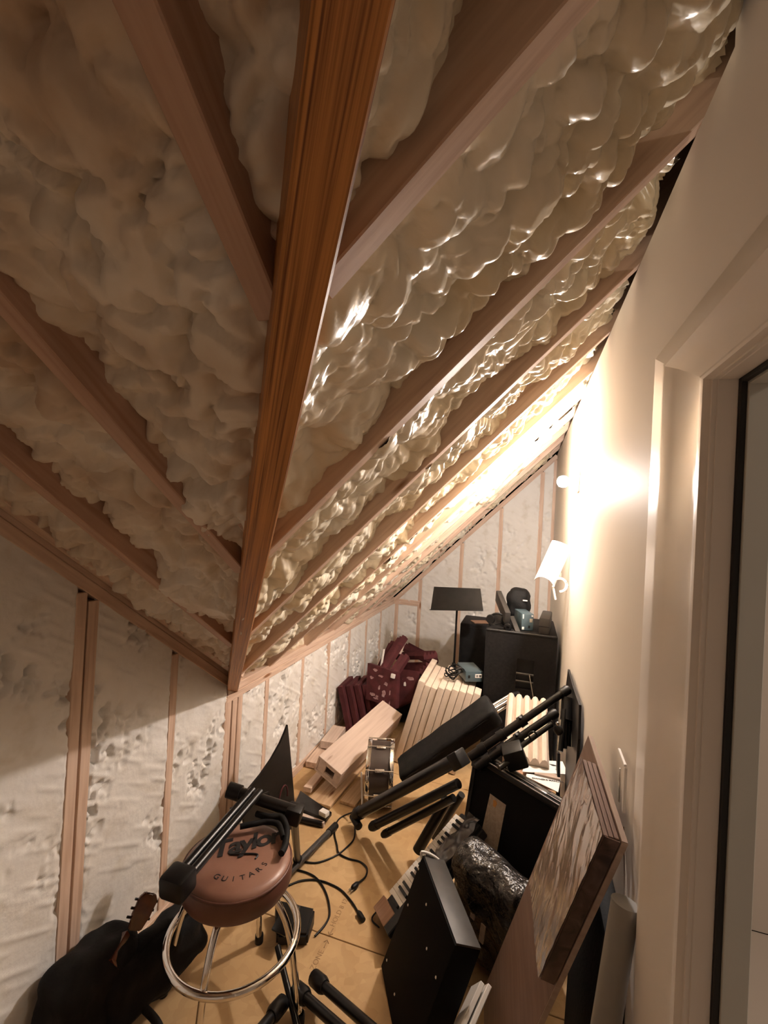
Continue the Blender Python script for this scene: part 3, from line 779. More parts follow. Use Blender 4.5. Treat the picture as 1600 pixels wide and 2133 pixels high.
box('strainer', (-.03, -.014, 0), (.035, .014, .022), 'steel', sn, sm @ frame(V(math.cos(a), math.sin(a), 0) * SR, V(0, 0, 1), z=V(math.cos(a), math.sin(a), 0)), bev=.003)

# ================================================================== BEIGE ACOUSTIC PANELS
ex, ey, ez = V(.968, .02, -.25), V(-.02, 1, 0), V(.25, 0, .968)
FG = 'beige foam panels in the upright row'
pn_lab = ['leftmost and tallest beige foam panel of the upright row', 'second beige foam panel from the left in the row', 'third beige foam panel from the left in the row',
          'fourth beige foam panel from the left, behind the coiled cord', 'fifth beige foam panel from the left in the row', 'beige foam panel sixth from the left, under the coiled cord',
          'beige foam panel seventh from left, under the blue-grey box', 'beige foam panel eighth from left, under the blue-grey box', 'rightmost beige foam panel of the row, beside the big cabinet']
rnd = random.Random(4)
hts = [.60, .565, .56, .575, .57, .58, .575, .565, .575]; dep = [.52, .46, .46, .50, .40, .46, .44, .44, .12]; dy = [0, .045, .03, .0, .02, -.01, .0, .03, .005]
for i in range(9):
    o = V(-.806 + .0478 * i, 3.075 + dy[i] * .6, .0125)
    x_ = ex.copy(); m_ = Matrix(((ex.x, ey.x, ez.x, o.x), (ex.y, ey.y, ez.y, o.y), (ex.z, ey.z, ez.z, o.z), (0, 0, 0, 1)))
    tag(box('acoustic_foam', (0, 0, 0), (.0445, dep[i], hts[i]), 'beige_foam', None, frame(o, ex, z=ez), bev=.006, seg=2), pn_lab[i], 'foam panel', FG)

# ---- blue-grey power boxes
def power_box(o, er, ed, eb, dims, label):
    t = empty('power_box', o + ed * dims[1] + er * dims[0] / 2, label, 'power box')
    m_ = frame(o, er, z=-ed)
    s = 1 if (m_.to_3x3() @ V(0, 1, 0)).dot(eb) > 0 else -1
    y0, y1 = (0, dims[2]) if s > 0 else (-dims[2], 0)
    box('housing', (0, y0, -dims[1]), (dims[0], y1, 0), 'slate_metal', t, m_, bev=.004)
    yf = y0 - .002 if s > 0 else y1 + .002
    def fr(n, x, z, w_, h_, mm): box(n, (x, min(yf, yf + .004 * s), -z - h_), (x + w_, max(yf, yf + .004 * s), -z), mm, t, m_, bev=.001, seg=1)
    return t, fr
t, fr = power_box(V(-.354, 3.198, .660), V(.893, .431, 0), V(.0, .0, -1), V(-.435, .9, 0), (.125, .072, .2), 'blue-grey power box on top of the beige foam panels')
fr('socket_plate', .068, .018, .05, .026, 'white_plastic'); fr('socket', .073, .022, .016, .018, 'gasket'); fr('socket', .096, .022, .016, .018, 'gasket'); fr('switch', .018, .026, .014, .02, 'black_plastic')
cb_ = empty('coiled_cord', V(-.43, 3.17, .60), 'dark coiled power cord beside the blue-grey box on foam panels', 'cord')
cc = at(938, 1398, Z=.63)
for i in range(5):
    rr = .035 + .004 * (i % 3)
    tube('coil', [cc + V(rr * math.cos(a) * (1.1 + .1 * i) + .012 * i, rr * math.sin(a) * .8, -.03 + .014 * i + .018 * math.sin(a * 2 + i)) for a in [2 * math.pi * k / 16 for k in range(16)]], .0045, 'black_plastic', cb_, 6, closed=True)

# ================================================================== CABINETS
SX0, SX1, SY0, SY1, SZ1 = -.239, .232, 3.22, 3.78, .965
sub = empty('speaker_cabinet', (0, 3.5, 0), 'big black speaker cabinet with recessed handle beside the drywall', 'speaker')
hx0, hx1 = at(1075, 1400, Y=SY0).x, at(1112, 1400, Y=SY0).x
hz0, hz1 = at(1092, 1437, Y=SY0).z, at(1092, 1374, Y=SY0).z
bm = bmesh.new()
bm_box(bm, (SX0, SY0 + .05, 0), (SX1, SY1, SZ1), .018, 3)
put('carcass', mesh_of(bm, 'carcass', auto=35), 'black_carpet', sub)
bm = bmesh.new()
O_ = [(SX0 + .004, 0.004), (SX1 - .004, 0.004), (SX1 - .004, SZ1 - .004), (SX0 + .004, SZ1 - .004)]; I_ = [(hx0, hz0), (hx1, hz0), (hx1, hz1), (hx0, hz1)]
vo = [bm.verts.new((x, SY0, z)) for x, z in O_]; vi = [bm.verts.new((x, SY0, z)) for x, z in I_]; vd = [bm.verts.new((x, SY0 + .055, z)) for x, z in I_]; vb = [bm.verts.new((x, SY0 + .06, z)) for x, z in O_]
for k in range(4):
    q = (k + 1) % 4
    bm.faces.new((vo[k], vo[q], vi[q], vi[k])); bm.faces.new((vi[k], vi[q], vd[q], vd[k])); bm.faces.new((vo[k], vb[k], vb[q], vo[q]))
put('front_board', mesh_of(bm, 'front_board'), 'black_carpet', sub)
cyl('top_edge', (SX0 + .012, SY0 + .008, SZ1 - .006), (SX1 - .012, SY0 + .008, SZ1 - .006), .012, 'black_plastic', sub)
box('handle_cup', (hx0, SY0 + .045, hz0), (hx1, SY0 + .05, hz1), 'gasket', sub)
cyl('handle_bar', (hx0, SY0 + .012, (hz0 + hz1) / 2 + .0), (hx1, SY0 + .012, (hz0 + hz1) / 2), .008, 'dark_grey', sub)
cyl('handle_bar', (hx0, SY0 + .012, hz0 + .05), (hx1, SY0 + .012, hz0 + .05), .007, 'dark_grey', sub)
tag(cyl('hanging_rod', (hx0 + .085, SY0 - .004, (hz0 + hz1) / 2 + .008), (hx0 + .115, SY0 - .012, hz0 - .03), .004, 'steel'), 'thin silver rod hanging from the cabinet handle', 'rod')
sp = empty('speaker_cabinet', (-.35, 4.2, 0), 'smaller black cabinet behind the music stand', 'speaker')
p0 = at(959, 1297, Y=4.05)
box('carcass', (p0.x, 4.05, 0), (p0.x + .36, 4.42, p0.z), 'black_carpet', sp, bev=.012)
box('grille', (p0.x + .02, 4.04, .03), (p0.x + .34, 4.052, p0.z - .03), 'black_fabric', sp, bev=.004)
tag(box('brown_envelope', (-.07, -.05, 0), (.07, .05, .006), 'cardboard', None, Matrix.Translation(at(1000, 1296, Z=p0.z + .002)) @ Matrix.Rotation(.5, 4, 'Z')), 'tan envelope lying on the smaller cabinet', 'envelope')

# ---- music stand
MY = 3.78
ms = empty('music_stand', (at(952, 1372, Y=MY).x, MY, 0), 'black music stand with solid desk in front of far wall', 'music stand')
tl, tr, bl, br = at(904, 1222, Y=MY + .03), at(1001, 1226, Y=MY + .03), at(897, 1271, Y=MY - .03), at(1007, 1273, Y=MY - .03)
nrm = (tr - tl).cross(bl - tl).normalized()
if nrm.y > 0: nrm = -nrm
quadslab('desk', [tl, tr, br, bl], nrm, .004, 'black_satin', ms)
lip = (br - bl)
box('lip', (0, -.045, 0), (lip.length, 0, .006), 'black_satin', ms, frame(bl, lip, z=(0, .2, 1)), bev=.001)
px_ = at(951, 1275, Y=MY + .01)
cyl('pole', (px_.x, px_.y + .02, px_.z + .06), (px_.x, MY + .02, .30), .0085, 'black_satin', ms); cyl('lower_tube', (px_.x, MY + .02, .5), (px_.x, MY + .02, .03), .0125, 'black_satin', ms)
cyl('clutch', (px_.x, MY + .02, .46), (px_.x, MY + .02, .52), .017, 'black_plastic', ms)
for k in range(3):
    a = math.radians(90 + 120 * k)
    tube('leg', [(px_.x, MY + .02, .12), (px_.x + .1 * math.cos(a), MY + .02 + .1 * math.sin(a), .08), (px_.x + .16 * math.cos(a), MY + .02 + .16 * math.sin(a), .01)], .009, 'black_satin', ms, 8)

# ---- on the big cabinet
t, fr = power_box(V(-.004, 3.285, 1.083), V(.949, .315, 0), V(0, 0, -1), V(-.311, .945, 0), (.082, .114, .17), 'blue-grey power box on top of the big cabinet')
fr('sticker', .006, .004, .008, .03, 'white_plastic'); fr('sticker', .066, .008, .011, .012, 'white_plastic'); fr('sticker', .004, .09, .015, .018, 'white_plastic'); fr('rating_plate', .054, .032, .022, .026, 'steel'); fr('switch', .046, .08, .014, .018, 'black_plastic')
o = V(.108, 3.25, 1.075)
t = empty('grey_case', o + V(.03, .1, -.11), 'dark grey upright case on the cabinet next to the drywall', 'case')
box('shell', (0, 0, -.1085), (.066, .30, 0), 'dark_grey', t, frame(o, (.985, -.10, 0), z=(0, 0, 1)), bev=.008)
box('seam_band', (-.0015, -.0015, -.06), (.0675, .301, -.054), 'black_plastic', t, frame(o, (.985, -.10, 0), z=(0, 0, 1)), bev=.001)
a0, a1 = at(1056, 1284, Y=3.32), at(1038, 1240, Y=3.62)
t = tag(box('rack_unit', (-.02, -.019, -.045), ((a1 - a0).length, .019, .04), 'dark_grey', None, frame(a0, a1 - a0, z=(0, 0, 1)), bev=.003), 'long dark rack panel tilted up behind the blue-grey box', 'panel')
b0, b1 = at(1080, 1319, Y=3.245), at(1066, 1284, Y=3.40)
t = tag(box('metal_bar', (0, -.016, -.012), ((b1 - b0).length, .016, .006), 'dark_grey', None, frame(b0, b1 - b0, z=(0, -.3, 1)), bev=.002), 'flat dark metal bar leaning at the front of the cabinet top', 'bar')
cp = at(1080, 1256, Y=3.58)
t = empty('mesh_cap', V(cp.x, cp.y, .966), 'rounded black mesh cap with white tag on the cabinet', 'cap')
soft_box('crown', (.155, .15, .21), Matrix.Translation(cp - V(0, 0, .005)), 'black_fabric', t, .06, .006, 9, 10)
box('tag', (-.016, -.002, -.004), (.016, .002, .004), 'white_plastic', t, Matrix.Translation(at(1094, 1251, Y=3.49)))
hp_ = empty('headphones', at(1036, 1302, Z=.975), 'black headphones with coiled lead on the cabinet left edge', 'headphones')
hc = at(1036, 1300, Z=.985)
tube('lead', [hc + V(.055 * math.cos(a), .045 * math.sin(a), -.008 + .012 * math.sin(2 * a)) for a in [2 * math.pi * k / 20 for k in range(20)]], .004, 'black_plastic', hp_, 6, closed=True)
tube('headband', [hc + V(.05 * math.cos(a) - .0, .05, .035 * math.sin(a) + .03) for a in [math.pi * k / 10 for k in range(11)]], .007, 'black_plastic', hp_, 8)
for s in (-1, 1):
    lathe('ear_cup', [(0, -.012), (.03, -.012), (.034, 0), (.03, .012), (.012, .014), (0, .010)], 'black_plastic', hp_, frame(hc + V(.05 * s, .045, .02), (0, 0, 1), z=(s * .3, -1, 0)), 20)
cu = lathe('cable_reel', [(0, -.01), (.02, -.012), (.026, 0), (.02, .012), (.01, .013), (.01, 0), (0, 0)], 'black_plastic', None, frame(at(1058, 1306, Y=3.27), (0, 0, 1), z=(0, -1, .2)), 20)
tag(cu, 'small round black knob in front of the headphones', 'knob')

# ================================================================== MAROON FOAM
MG = 'maroon foam boards leaning on the knee wall'
mlab = ['maroon foam board, leftmost of the four leaning on the knee wall', 'maroon foam board, second from left against the knee wall', 'maroon foam board, third from left against the knee wall', 'maroon foam board, rightmost of the four against the knee wall']
for i in range(4):
    o = V(-1.245 + .047 * i, 3.30 + .05 * i, .012)
    tag(box('maroon_foam', (0, 0, 0), (.042, .26, .36 - .005 * i), 'maroon_foam', None, frame(o, (.95, .05, .27), z=(-.27, 0, .95)), bev=.003, seg=1), mlab[i], 'foam board', MG)
sq = empty('maroon_tile', at(795, 1470, Y=3.40), 'square maroon foam tile with pale glue dabs facing out', 'foam tile')
c_ = [at(766, 1381, Y=3.50), at(827, 1401, Y=3.40), at(824, 1476, Y=3.33), at(762, 1456, Y=3.43)]
nn = (c_[1] - c_[0]).cross(c_[3] - c_[0]).normalized(); nn = nn if nn.y < 0 else -nn
quadslab('tile', c_, nn, .045, 'maroon_foam', sq)
def on_tile(u, v): return c_[0] + (c_[1] - c_[0]) * u + (c_[3] - c_[0]) * v
def dab(parent, c, n, ru, rv, ax, m='glue_dab', seed=0):
    rr = random.Random(seed); pts = []
    for k in range(12):
        a = 2 * math.pi * k / 12; q = rr.uniform(.6, 1.15)
        pts.append((ru * q * math.cos(a), rv * q * math.sin(a)))
    return prism('glue_dab', pts, .004, m, parent, frame(c, ax, z=n))
for i, (u, v, ru, rv) in enumerate([(.28, .12, .022, .012), (.48, .24, .026, .009), (.17, .36, .018, .012), (.66, .40, .022, .014), (.45, .55, .010, .022), (.60, .68, .020, .024), (.22, .80, .026, .014), (.38, .82, .018, .012), (.62, .90, .007, .018), (.80, .88, .007, .02), (.80, .6, .006, .022), (.34, .88, .03, .006)]):
    dab(sq, on_tile(u, v), nn, ru, rv, c_[1] - c_[0], seed=i)
tg = on_tile(.9, .12)
box('white_clip', (-.016, -.016, 0), (.016, .016, .02), 'white_plastic', sq, frame(tg, c_[1] - c_[0], z=nn), bev=.002)
s2 = empty('maroon_tile', at(855, 1440, Y=3.55), 'maroon foam tile smeared grey behind the glue-dabbed tile', 'foam tile')
d_ = [at(822, 1392, Y=3.62), at(870, 1398, Y=3.54), at(856, 1460, Y=3.46), at(818, 1478, Y=3.50)]
n2 = (d_[1] - d_[0]).cross(d_[3] - d_[0]).normalized(); n2 = n2 if n2.y < 0 else -n2
quadslab('tile', d_, n2, .04, 'maroon_foam', s2)
def on2(u, v): return d_[0] + (d_[1] - d_[0]) * u + (d_[3] - d_[0]) * v
dab(s2, on2(.35, .5), n2, .05, .085, d_[1] - d_[0], 'grey_smear', 31); dab(s2, on2(.5, .35), n2 * 1, .014, .016, d_[1] - d_[0], 'paper', 32).location += n2 * .004
dab(s2, on2(.72, .2), n2, .035, .014, d_[1] - d_[0], 'glue_dab', 33)
bg = empty('plastic_sack', (-.95, 3.75, 0), 'black plastic sack under the maroon foam offcuts', 'sack')
soft_box('body', (.46, .36, .30), Matrix.Translation((-.86, 3.86, .16)), 'black_satin', bg, .12, .02, 21, 16)
# wedge strips thrown on the sack
def wedge_strip(a, b, wdt, n, label, up=(0, 0, 1), th=.03, tooth=.028):
    a, b = V(*a), V(*b); L = (b - a).length
    pts = [(0, 0), (wdt, 0)] + [(wdt - wdt * (k + .5 * (j)) / n, th + (tooth if j else 0)) for k in range(n) for j in (0, 1)] + [(0, th)]
    m_ = frame(a, b - a, z=up)
    mm = m_ @ Matrix(((0, 0, 1, 0), (1, 0, 0, -wdt / 2), (0, 1, 0, 0), (0, 0, 0, 1)))
    return tag(prism('wedge_foam', pts, L, 'maroon_foam', None, mm), label, 'foam strip', 'maroon wedge foam offcuts on the sack')
wedge_strip(at(800, 1402, Y=3.60), at(842, 1335, Y=3.98), .10, 3, 'maroon wedge foam strip, uppermost of the pile, pointing up right', (-.6, -.3, .7))
wedge_strip(at(818, 1414, Y=3.50), at(846, 1372, Y=3.70), .08, 2, 'short maroon wedge foam strip below the uppermost one', (-.3, -.4, .8))
wedge_strip(at(838, 1372, Y=3.98), at(898, 1372, Y=3.70), .14, 4, 'maroon wedge foam strip, rightmost, with its teeth turned up', (.1, -.1, 1))
wedge_strip(at(832, 1398, Y=3.85), at(888, 1398, Y=3.64), .12, 3, 'maroon wedge foam strip lying below the toothed one', (.1, -.5, .8))
wedge_strip(at(845, 1352, Y=4.16), at(905, 1385, Y=3.98), .10, 3, 'maroon wedge foam strip, farthest back, its teeth against the far wall', (.2, -.2, 1))
wedge_strip(at(800, 1392, Y=3.76), at(822, 1345, Y=4.10), .07, 2, 'maroon wedge foam strip, leftmost of the pile behind the tile', (-.7, -.4, .5))
tag(board('white_strip', at(793, 1392, Y=3.63), at(800, 1352, Y=3.70), .016, .012, 'white_plastic', None, up=(0, -1, 0)), 'white plastic strip standing behind the glue-dabbed tile', 'strip')
tag(board('wood_strip', at(833, 1362, Y=3.84), at(841, 1340, Y=3.9), .022, .015, 'pale_wood', None, up=(0, -1, 0)), 'pale wooden strip poking out of the maroon offcuts', 'wood')

# ================================================================== GIG BAG, CHROME TUBES
ga, gb_ = V(-.62, 2.60, .21), V(-.13, 2.70, .640)
gg = empty('gig_bag', (-.66, 2.585, .1), 'long black padded gig bag propped across the beige panels', 'gig bag')
gm = frame((ga + gb_) / 2, gb_ - ga, z=(-.45, -.35, .8))
soft_box('body', ((gb_ - ga).length, .17, .11), gm, 'black_fabric', gg, .03, .002, 13, 18, .2)
tube('zip', [gm @ V(x, -.084, .03) for x in (-.3, -.15, 0, .15, .3)], .004, 'black_plastic', gg, 6)
lathe('buckle', [(0, 0), (.014, 0), (.014, .006), (.006, .010), (0, .008)], 'steel', gg, gm @ Matrix.Translation((-.16, .088, .04)), 14)
cg = empty('chrome_stand', at(1045, 1470, Z=.60), 'bundle of short chrome tubes beside the gig bag end', 'tubes')
for i, (p, q) in enumerate([((1026, 1470), (1062, 1448)), ((1031, 1476), (1070, 1453)), ((1036, 1483), (1068, 1463))]):
    cyl('tube', at(*p, Y=2.86), at(*q, Y=2.95), .010, 'chrome', cg)
cyl('black_end', at(1062, 1450, Y=2.95), at(1080, 1446, Y=3.0), .018, 'black_plastic', cg)

# ================================================================== BOXES, PAPERS AND WEDGE FOAM AT THE RIGHT
cbx = empty('cardboard_box', (.08, 2.5, 0), 'brown cardboard box under the papers behind the black case', 'box')
BX0, BX1, BY0, BY1, BZ = -.02, .175, 2.29, 2.86, .44
box('body', (BX0, BY0, 0), (BX1, BY1, BZ), 'cardboard', cbx, bev=.003, seg=1)
box('flap', (BX0, BY0 - .004, BZ - .01), (BX1, BY0 + .012, BZ + .022), 'cardboard', cbx)
def sheet_paper(name, q, z, label, th=.003):
    pts = [at(x, y, Z=z) for x, y in q]
    return tag(quadslab(name, pts, (0, 0, 1), th, 'paper'), label, 'paper')
l1 = sheet_paper('leaflet', [(1098, 1582), (1172, 1586), (1184, 1613), (1088, 1607)], .462, 'white leaflet with small dark drawings, farther back on the box')
l2 = sheet_paper('leaflet', [(1097, 1611), (1168, 1623), (1163, 1650), (1096, 1617)], .452, 'white booklet with black printed heading, nearer on the box')
m_ = frame(at(1141, 1625, Z=.4535), at(1160, 1628, Z=.4535) - at(1122, 1623, Z=.4535), z=(0, 0, 1))
text('heading', "OWNER'S MANUAL", .017, m_, 'ink', l2, .0003, bold=.0004)
for q, seed in (((1153, 1594), 41), ((1162, 1604), 42)):
    prism('drawing', [(-.022 + .0, .004), (.0, .007), (.022, .001), (.004, -.008), (-.006, -.009)] if seed == 41 else [(-.012, .003), (.012, .003), (.010, -.003), (-.008, -.004)], .0006, 'ink', l1, frame(at(*q, Z=.4624), (1, 0, 0), z=(0, 0, 1)))
tag(box('brown_book', (-.06, -.02, 0), (.06, .02, .008), 'laminate_edge', None, frame(at(1140, 1616, Z=.4535), at(1170, 1622, Z=.45) - at(1110, 1608, Z=.45), z=(0, 0, 1))), 'thin brown book between the two papers', 'book')
# fluted foam slab on the box
fl = []; nfl = 5; wdt = .23
pts = [(0, 0), (wdt, 0)]
for k in range(nfl):
    for j in range(4):
        u = (k + j / 4) / nfl
        pts.append((wdt * (1 - u), .035 + .034 * (0, .8, 1, .8)[j]))
pts.append((0, .035))
fo_ = V(-.065, 2.50, .447); fdir = V(.0, .93, .36).normalized()
m_ = frame(fo_, (1, 0, 0), z=fdir)
m2 = Matrix(((1, 0, 0, 0), (0, 1, 0, 0), (0, 0, 1, 0), (0, 0, 0, 1)))
yl = (m_.to_3x3() @ V(0, 1, 0)).z
if yl < 0: pts = [(p[0], -p[1]) for p in pts]
tag(prism('fluted_foam', pts, .45, 'beige_foam', None, m_), 'pale fluted wedge-foam slab tilted up against the cabinet', 'foam slab')
tag(box('dark_board', (0, -.04, 0), (.45, .04, .014), 'black_plastic', None, frame((.222, 2.38, .12), (-.02, .25, .9), z=(-1, 0, 0)), bev=.002), 'narrow dark board standing right of the fluted foam', 'board')

# ---- black panel leaning on the drywall
bp_ = [(1183, 1394), (1193, 1430), (1206, 1468), (1204, 1540), (1199, 1600), (1188, 1645), (1176, 1660), (1178, 1600), (1180, 1540), (1174, 1470)]
pp = [at(x, y, X=.236) for x, y in bp_]
tag(prism('black_sheet', [(p.y, p.z) for p in pp], .010, 'black_plastic', None, frame((.236, 0, 0), (0, 1, 0), y=(0, 0, 1))), 'thin pointed black panel leaning on the drywall', 'panel')

# ---- speaker stands: telescopic tubes lying over the pile
def tele(name, p, q, r, label, knobs=()):
    p, q = V(*p), V(*q)
    o = empty(name, p, label, 'stand'); d = (q - p); L = d.length; d.normalize()
    cyl('outer_tube', p, p + d * L * .55, r * 1.2, 'black_satin', o); cyl('inner_tube', p + d * L * .5, q, r, 'black_satin', o)
    for s in (.10, .30, .52): cyl('collar', p + d * (L * s), p + d * (L * s + .035), r * 1.5, 'black_plastic', o)
    tube('end_cap', [q - d * .015, q + d * .02, q + d * .03], [r * 1.25, r * 1.3, r * .8], 'black_plastic', o, 14)
    kb = p + d * (L * .53); cyl('knob', kb, kb + V(0, -.02, .035), .007, 'black_plastic', o, 10)
    return o
tele('speaker_stand', at(978, 1578, Y=2.16), at(1176, 1441, Y=2.30), .0165, 'black telescopic stand tube, upper of the two across the foam')
tele('speaker_stand', at(992, 1598, Y=2.13), at(1150, 1490, Y=2.24), .0165, 'black telescopic stand tube, lower of the two across the foam')
hub = empty('tripod_hub', at(1190, 1510, X=.16), 'black tripod hub with folded legs hanging at the drywall', 'tripod')
h0, h1 = at(1183, 1455, Y=2.30), at(1176, 1560, Y=2.18)
cyl('collar', h0, h0.lerp(h1, .45), .028, 'black_plastic', hub)
for k in range(3):
    off = V(.012 * (k - 1), .02 * (k - 1), 0)
    tube('leg', [h0.lerp(h1, .2) + off, h1 + off * 1.6], .011, 'black_satin', hub, 10)
lathe('knob', [(0, 0), (.02, 0), (.022, .012), (.012, .018), (0, .018)], 'black_plastic', hub, frame(at(1165, 1520, Y=2.2), (0, 0, 1), z=(-.6, -.7, 0)), 16)
lathe('bolt', [(0, 0), (.008, 0), (.007, .006), (0, .007)], 'chrome', hub, frame(at(1162, 1507, Y=2.16), (0, 0, 1), z=(-.5, -.8, .2)), 12)
ba = empty('mic_clamp', at(1080, 1570, Y=2.12), 'black boxy clamp on an arm in front of the fluted foam', 'clamp')
box('body', (-.045, -.04, -.045), (.045, .04, .045), 'black_plastic', ba, frame(at(1072, 1574, Y=2.12), V(.8, .1, .35), z=(-.3, -.2, .9)), bev=.008)
cyl('arm', at(1085, 1555, Y=2.13), at(1150, 1508, Y=2.2), .011, 'black_satin', ba)
cyl('arm', at(1040, 1600, Y=2.05), at(1075, 1575, Y=2.12), .012, 'black_satin', ba)
tube('hook', [at(1108, 1545, Y=2.14), at(1102, 1530, Y=2.14), at(1112, 1524, Y=2.14), at(1120, 1533, Y=2.15)], .004, 'black_satin', ba, 8, smooth=5)

# ================================================================== FOLDED STAND (long black bars)
fs = empty('folding_stand', at(740, 1712, Z=0), 'long black folded stand bars slanting up toward the case', 'stand')
for n, p, q, r in (('bar', (742, 1697, .075), (958, 1578, .64), .030), ('bar', (775, 1722, .07), (955, 1632, .50), .022), ('bar', (800, 1738, .05), (945, 1662, .42), .018)):
    a, b = at(p[0], p[1], Z=p[2]), at(q[0], q[1], Z=q[2])
    cyl(n, a, b, r, 'black_satin', fs, 18); d = (b - a).normalized()
    tube('end_cap', [a - d * .012, a + d * .01, a + d * .05], [r * .8, r * 1.12, r * 1.1], 'black_plastic', fs, 16)
cyl('foot', at(748, 1722, Z=.05), at(735, 1700, Z=.055), .02, 'black_plastic', fs)
box('hinge', (-.04, -.035, -.035), (.02, .035, .035), 'black_plastic', fs, frame(at(958, 1580, Z=.64), at(958, 1578, Z=.64) - at(742, 1697, Z=.075), z=(0, 0, 1)), bev=.006)
ss = empty('black_stand', at(880, 1740, Z=0), 'black tube with ringed end under the folded bars', 'stand')
a, b = at(870, 1772, Z=.06), at(930, 1668, Z=.33)
cyl('pipe', a, b, .026, 'black_satin', ss, 18); d = (b - a).normalized()
tube('ring', [b + d * .004 + (d.cross(V(0, 0, 1)).normalized() * math.cos(t_) + d.cross(V(0, 0, 1)).cross(d).normalized() * math.sin(t_)) * .027 for t_ in [2 * math.pi * k / 20 for k in range(20)]], .004, 'black_plastic', ss, 8, closed=True)
cyl('pipe', at(905, 1745, Z=.05), at(962, 1655, Z=.34), .018, 'black_satin', ss, 14)

# ================================================================== BLACK ROAD CASE WITH LABEL
kz = .61
kl, kr = at(990, 1573, Z=kz), at(1172, 1684, Z=kz)
kx = (kr - kl).normalized(); kn = V(-kx.y, kx.x, 0); kn = kn if kn.y < 0 else -kn     # toward the camera side
kn = -kn if kn.x > 0 and kn.y > 0 else kn
down = V(kn.x * .16, kn.y * .16, -1).normalized()
kc = empty('road_case', kl.lerp(kr, .5) + down * .6, 'large black case lid standing on edge with paper label', 'case')
face_n = kx.cross(down).normalized(); face_n = face_n if face_n.y < 0 else -face_n
Lk = (kr - kl).length
km = frame(kl, kx, z=face_n)                       # local y is +-down
sy = 1 if (km.to_3x3() @ V(0, 1, 0)).dot(down) > 0 else -1
def kbox(n, x0, x1, d0, d1, z0, z1, m, bev=.003):
    box(n, (x0, min(sy * d0, sy * d1), z0), (x1, max(sy * d0, sy * d1), z1), m, kc, km, bev=bev)
KH = .60
kbox('shell', 0, Lk, .012, KH, -.10, 0, 'black_matte', .01)
kbox('rim', -.004, Lk + .004, -.004, .020, -.022, .006, 'black_satin'); kbox('rim', -.004, Lk + .004, -.004, .020, -.075, -.050, 'black_satin')
kbox('rim', -.004, .018, 0, KH, -.022, .006, 'black_satin')
for u in (.22, .68): kbox('latch', Lk * u, Lk * u + .06, -.010, .024, -.052, -.018, 'steel')
kbox('corner_guard', -.008, .05, -.008, .05, -.04, .010, 'dark_grey')
for zz in (.007, -.024, -.052): cyl('edge_trim', km @ V(0, sy * -.006, zz), km @ V(Lk, sy * -.006, zz), .0032, 'case_trim', kc, 8)
cyl('piano_hinge', km @ V(0, sy * -.006, -.036), km @ V(Lk, sy * -.006, -.036), .006, 'dark_grey', kc, 10)
lp = kl + face_n * .0012
lq = [on_plane(x, y, lp, face_n) for x, y in ((1021, 1653), (1054, 1677), (1027, 1816), (993, 1777))]
lab = quadslab('paper_label', lq, face_n, .001, 'label_paper', kc); lab['label'] = 'yellowed paper label with orange stain'
dab(kc, on_plane(1031, 1674, lp, face_n) + face_n * .0006, face_n, .012, .014, kx, 'orange_mark', 5).scale.z = .2

# ================================================================== KEYBOARD UNDER DARK FILM
K0 = at(950, 1692, Z=.33); KA = at(786, 1882, Z=.045)
ka = (KA - K0); kL = ka.length; ka.normalize()
kb = (at(1090, 1880, Z=.46) - K0); kb = (kb - ka * kb.dot(ka)).normalized()
kbn = ka.cross(kb); kbn = kbn if kbn.z > 0 else -kbn
kbo = empty('stage_keyboard', KA, 'toppled keyboard with black and white keys wrapped in film', 'keyboard')
kmx = frame(K0, ka, z=kbn); s_ = 1 if (kmx.to_3x3() @ V(0, 1, 0)).dot(kb) > 0 else -1
def kpart(n, x0, x1, w0, w1, z0, z1, m, bev=.002):
    return box(n, (x0, min(s_ * w0, s_ * w1), z0), (x1, max(s_ * w0, s_ * w1), z1), m, kbo, kmx, bev=bev, seg=1)
kpart('body', -.02, kL + .02, 0, .21, -.06, -.018, 'black_plastic', .006); kpart('control_panel', -.02, kL + .02, .15, .21, -.018, .004, 'black_plastic', .004)
kpart('end_cheek', kL - .04, kL + .02, 0.0, .15, -.018, .004, 'cardboard', .002)
nk = int((kL - .05) / .0235)
for i in range(nk):
    kpart('white_key', .005 + i * .0235, .0275 + i * .0235, .004, .145, -.018, -.001, 'ivory', .0012)
    if i % 7 in (0, 1, 3, 4, 5):
        kpart('black_key', .022 + i * .0235, .034 + i * .0235, .055, .145, -.001, .010, 'gasket', .0015)
def crumple(name, o, eu, ev, en, lu, lv, amp, m, parent, seed, res=.008):
    def f(U, V_):
        w1 = vnoise(U * 1.2 + V_ * .4, V_, .06, seed); w2 = vnoise(U - V_ * .5, V_ * 1.3, .03, seed + 1)
        return amp * (np.abs(w1 - .5) * 2 + np.abs(w2 - .5))
    return sheet(name, o, eu, ev, en, lu, lv, f, m, parent, res)
crumple('wrapping_film', K0 - ka * .03 + kb * .12 + kbn * .008, ka, kb, kbn, kL * .62, .10, .016, 'dark_film', kbo, 71)
wb2 = empty('film_bundle', (-.06, 1.86, 0), 'black bundle in crumpled dark film between keyboard and case', 'bundle')
fm = frame((-.075, 1.845, .235), kx, z=V(-.25, -.45, .85))
soft_box('body', (.33, .15, .40), frame((-.045, 1.82, .215), kx, z=V(-.10, -.16, 1)), 'crumpled_film', wb2, .05, .008, 33, 22, .3)
for qx, qy in ((986, 1896), (1004, 1945)):
    c = on_plane(qx, qy, V(-.075, 1.845, .215) - V(-kx.y, kx.x, 0).normalized() * (.1 if V(-kx.y, kx.x, 0).y > 0 else -.1), V(-kx.y, kx.x, 0))
    box('tape_label', (-.030, -.010, -.004), (.030, .010, .001), 'label_paper', wb2, frame(c, V(.1, .1, 1), z=V(kx.y, -kx.x, 0)))

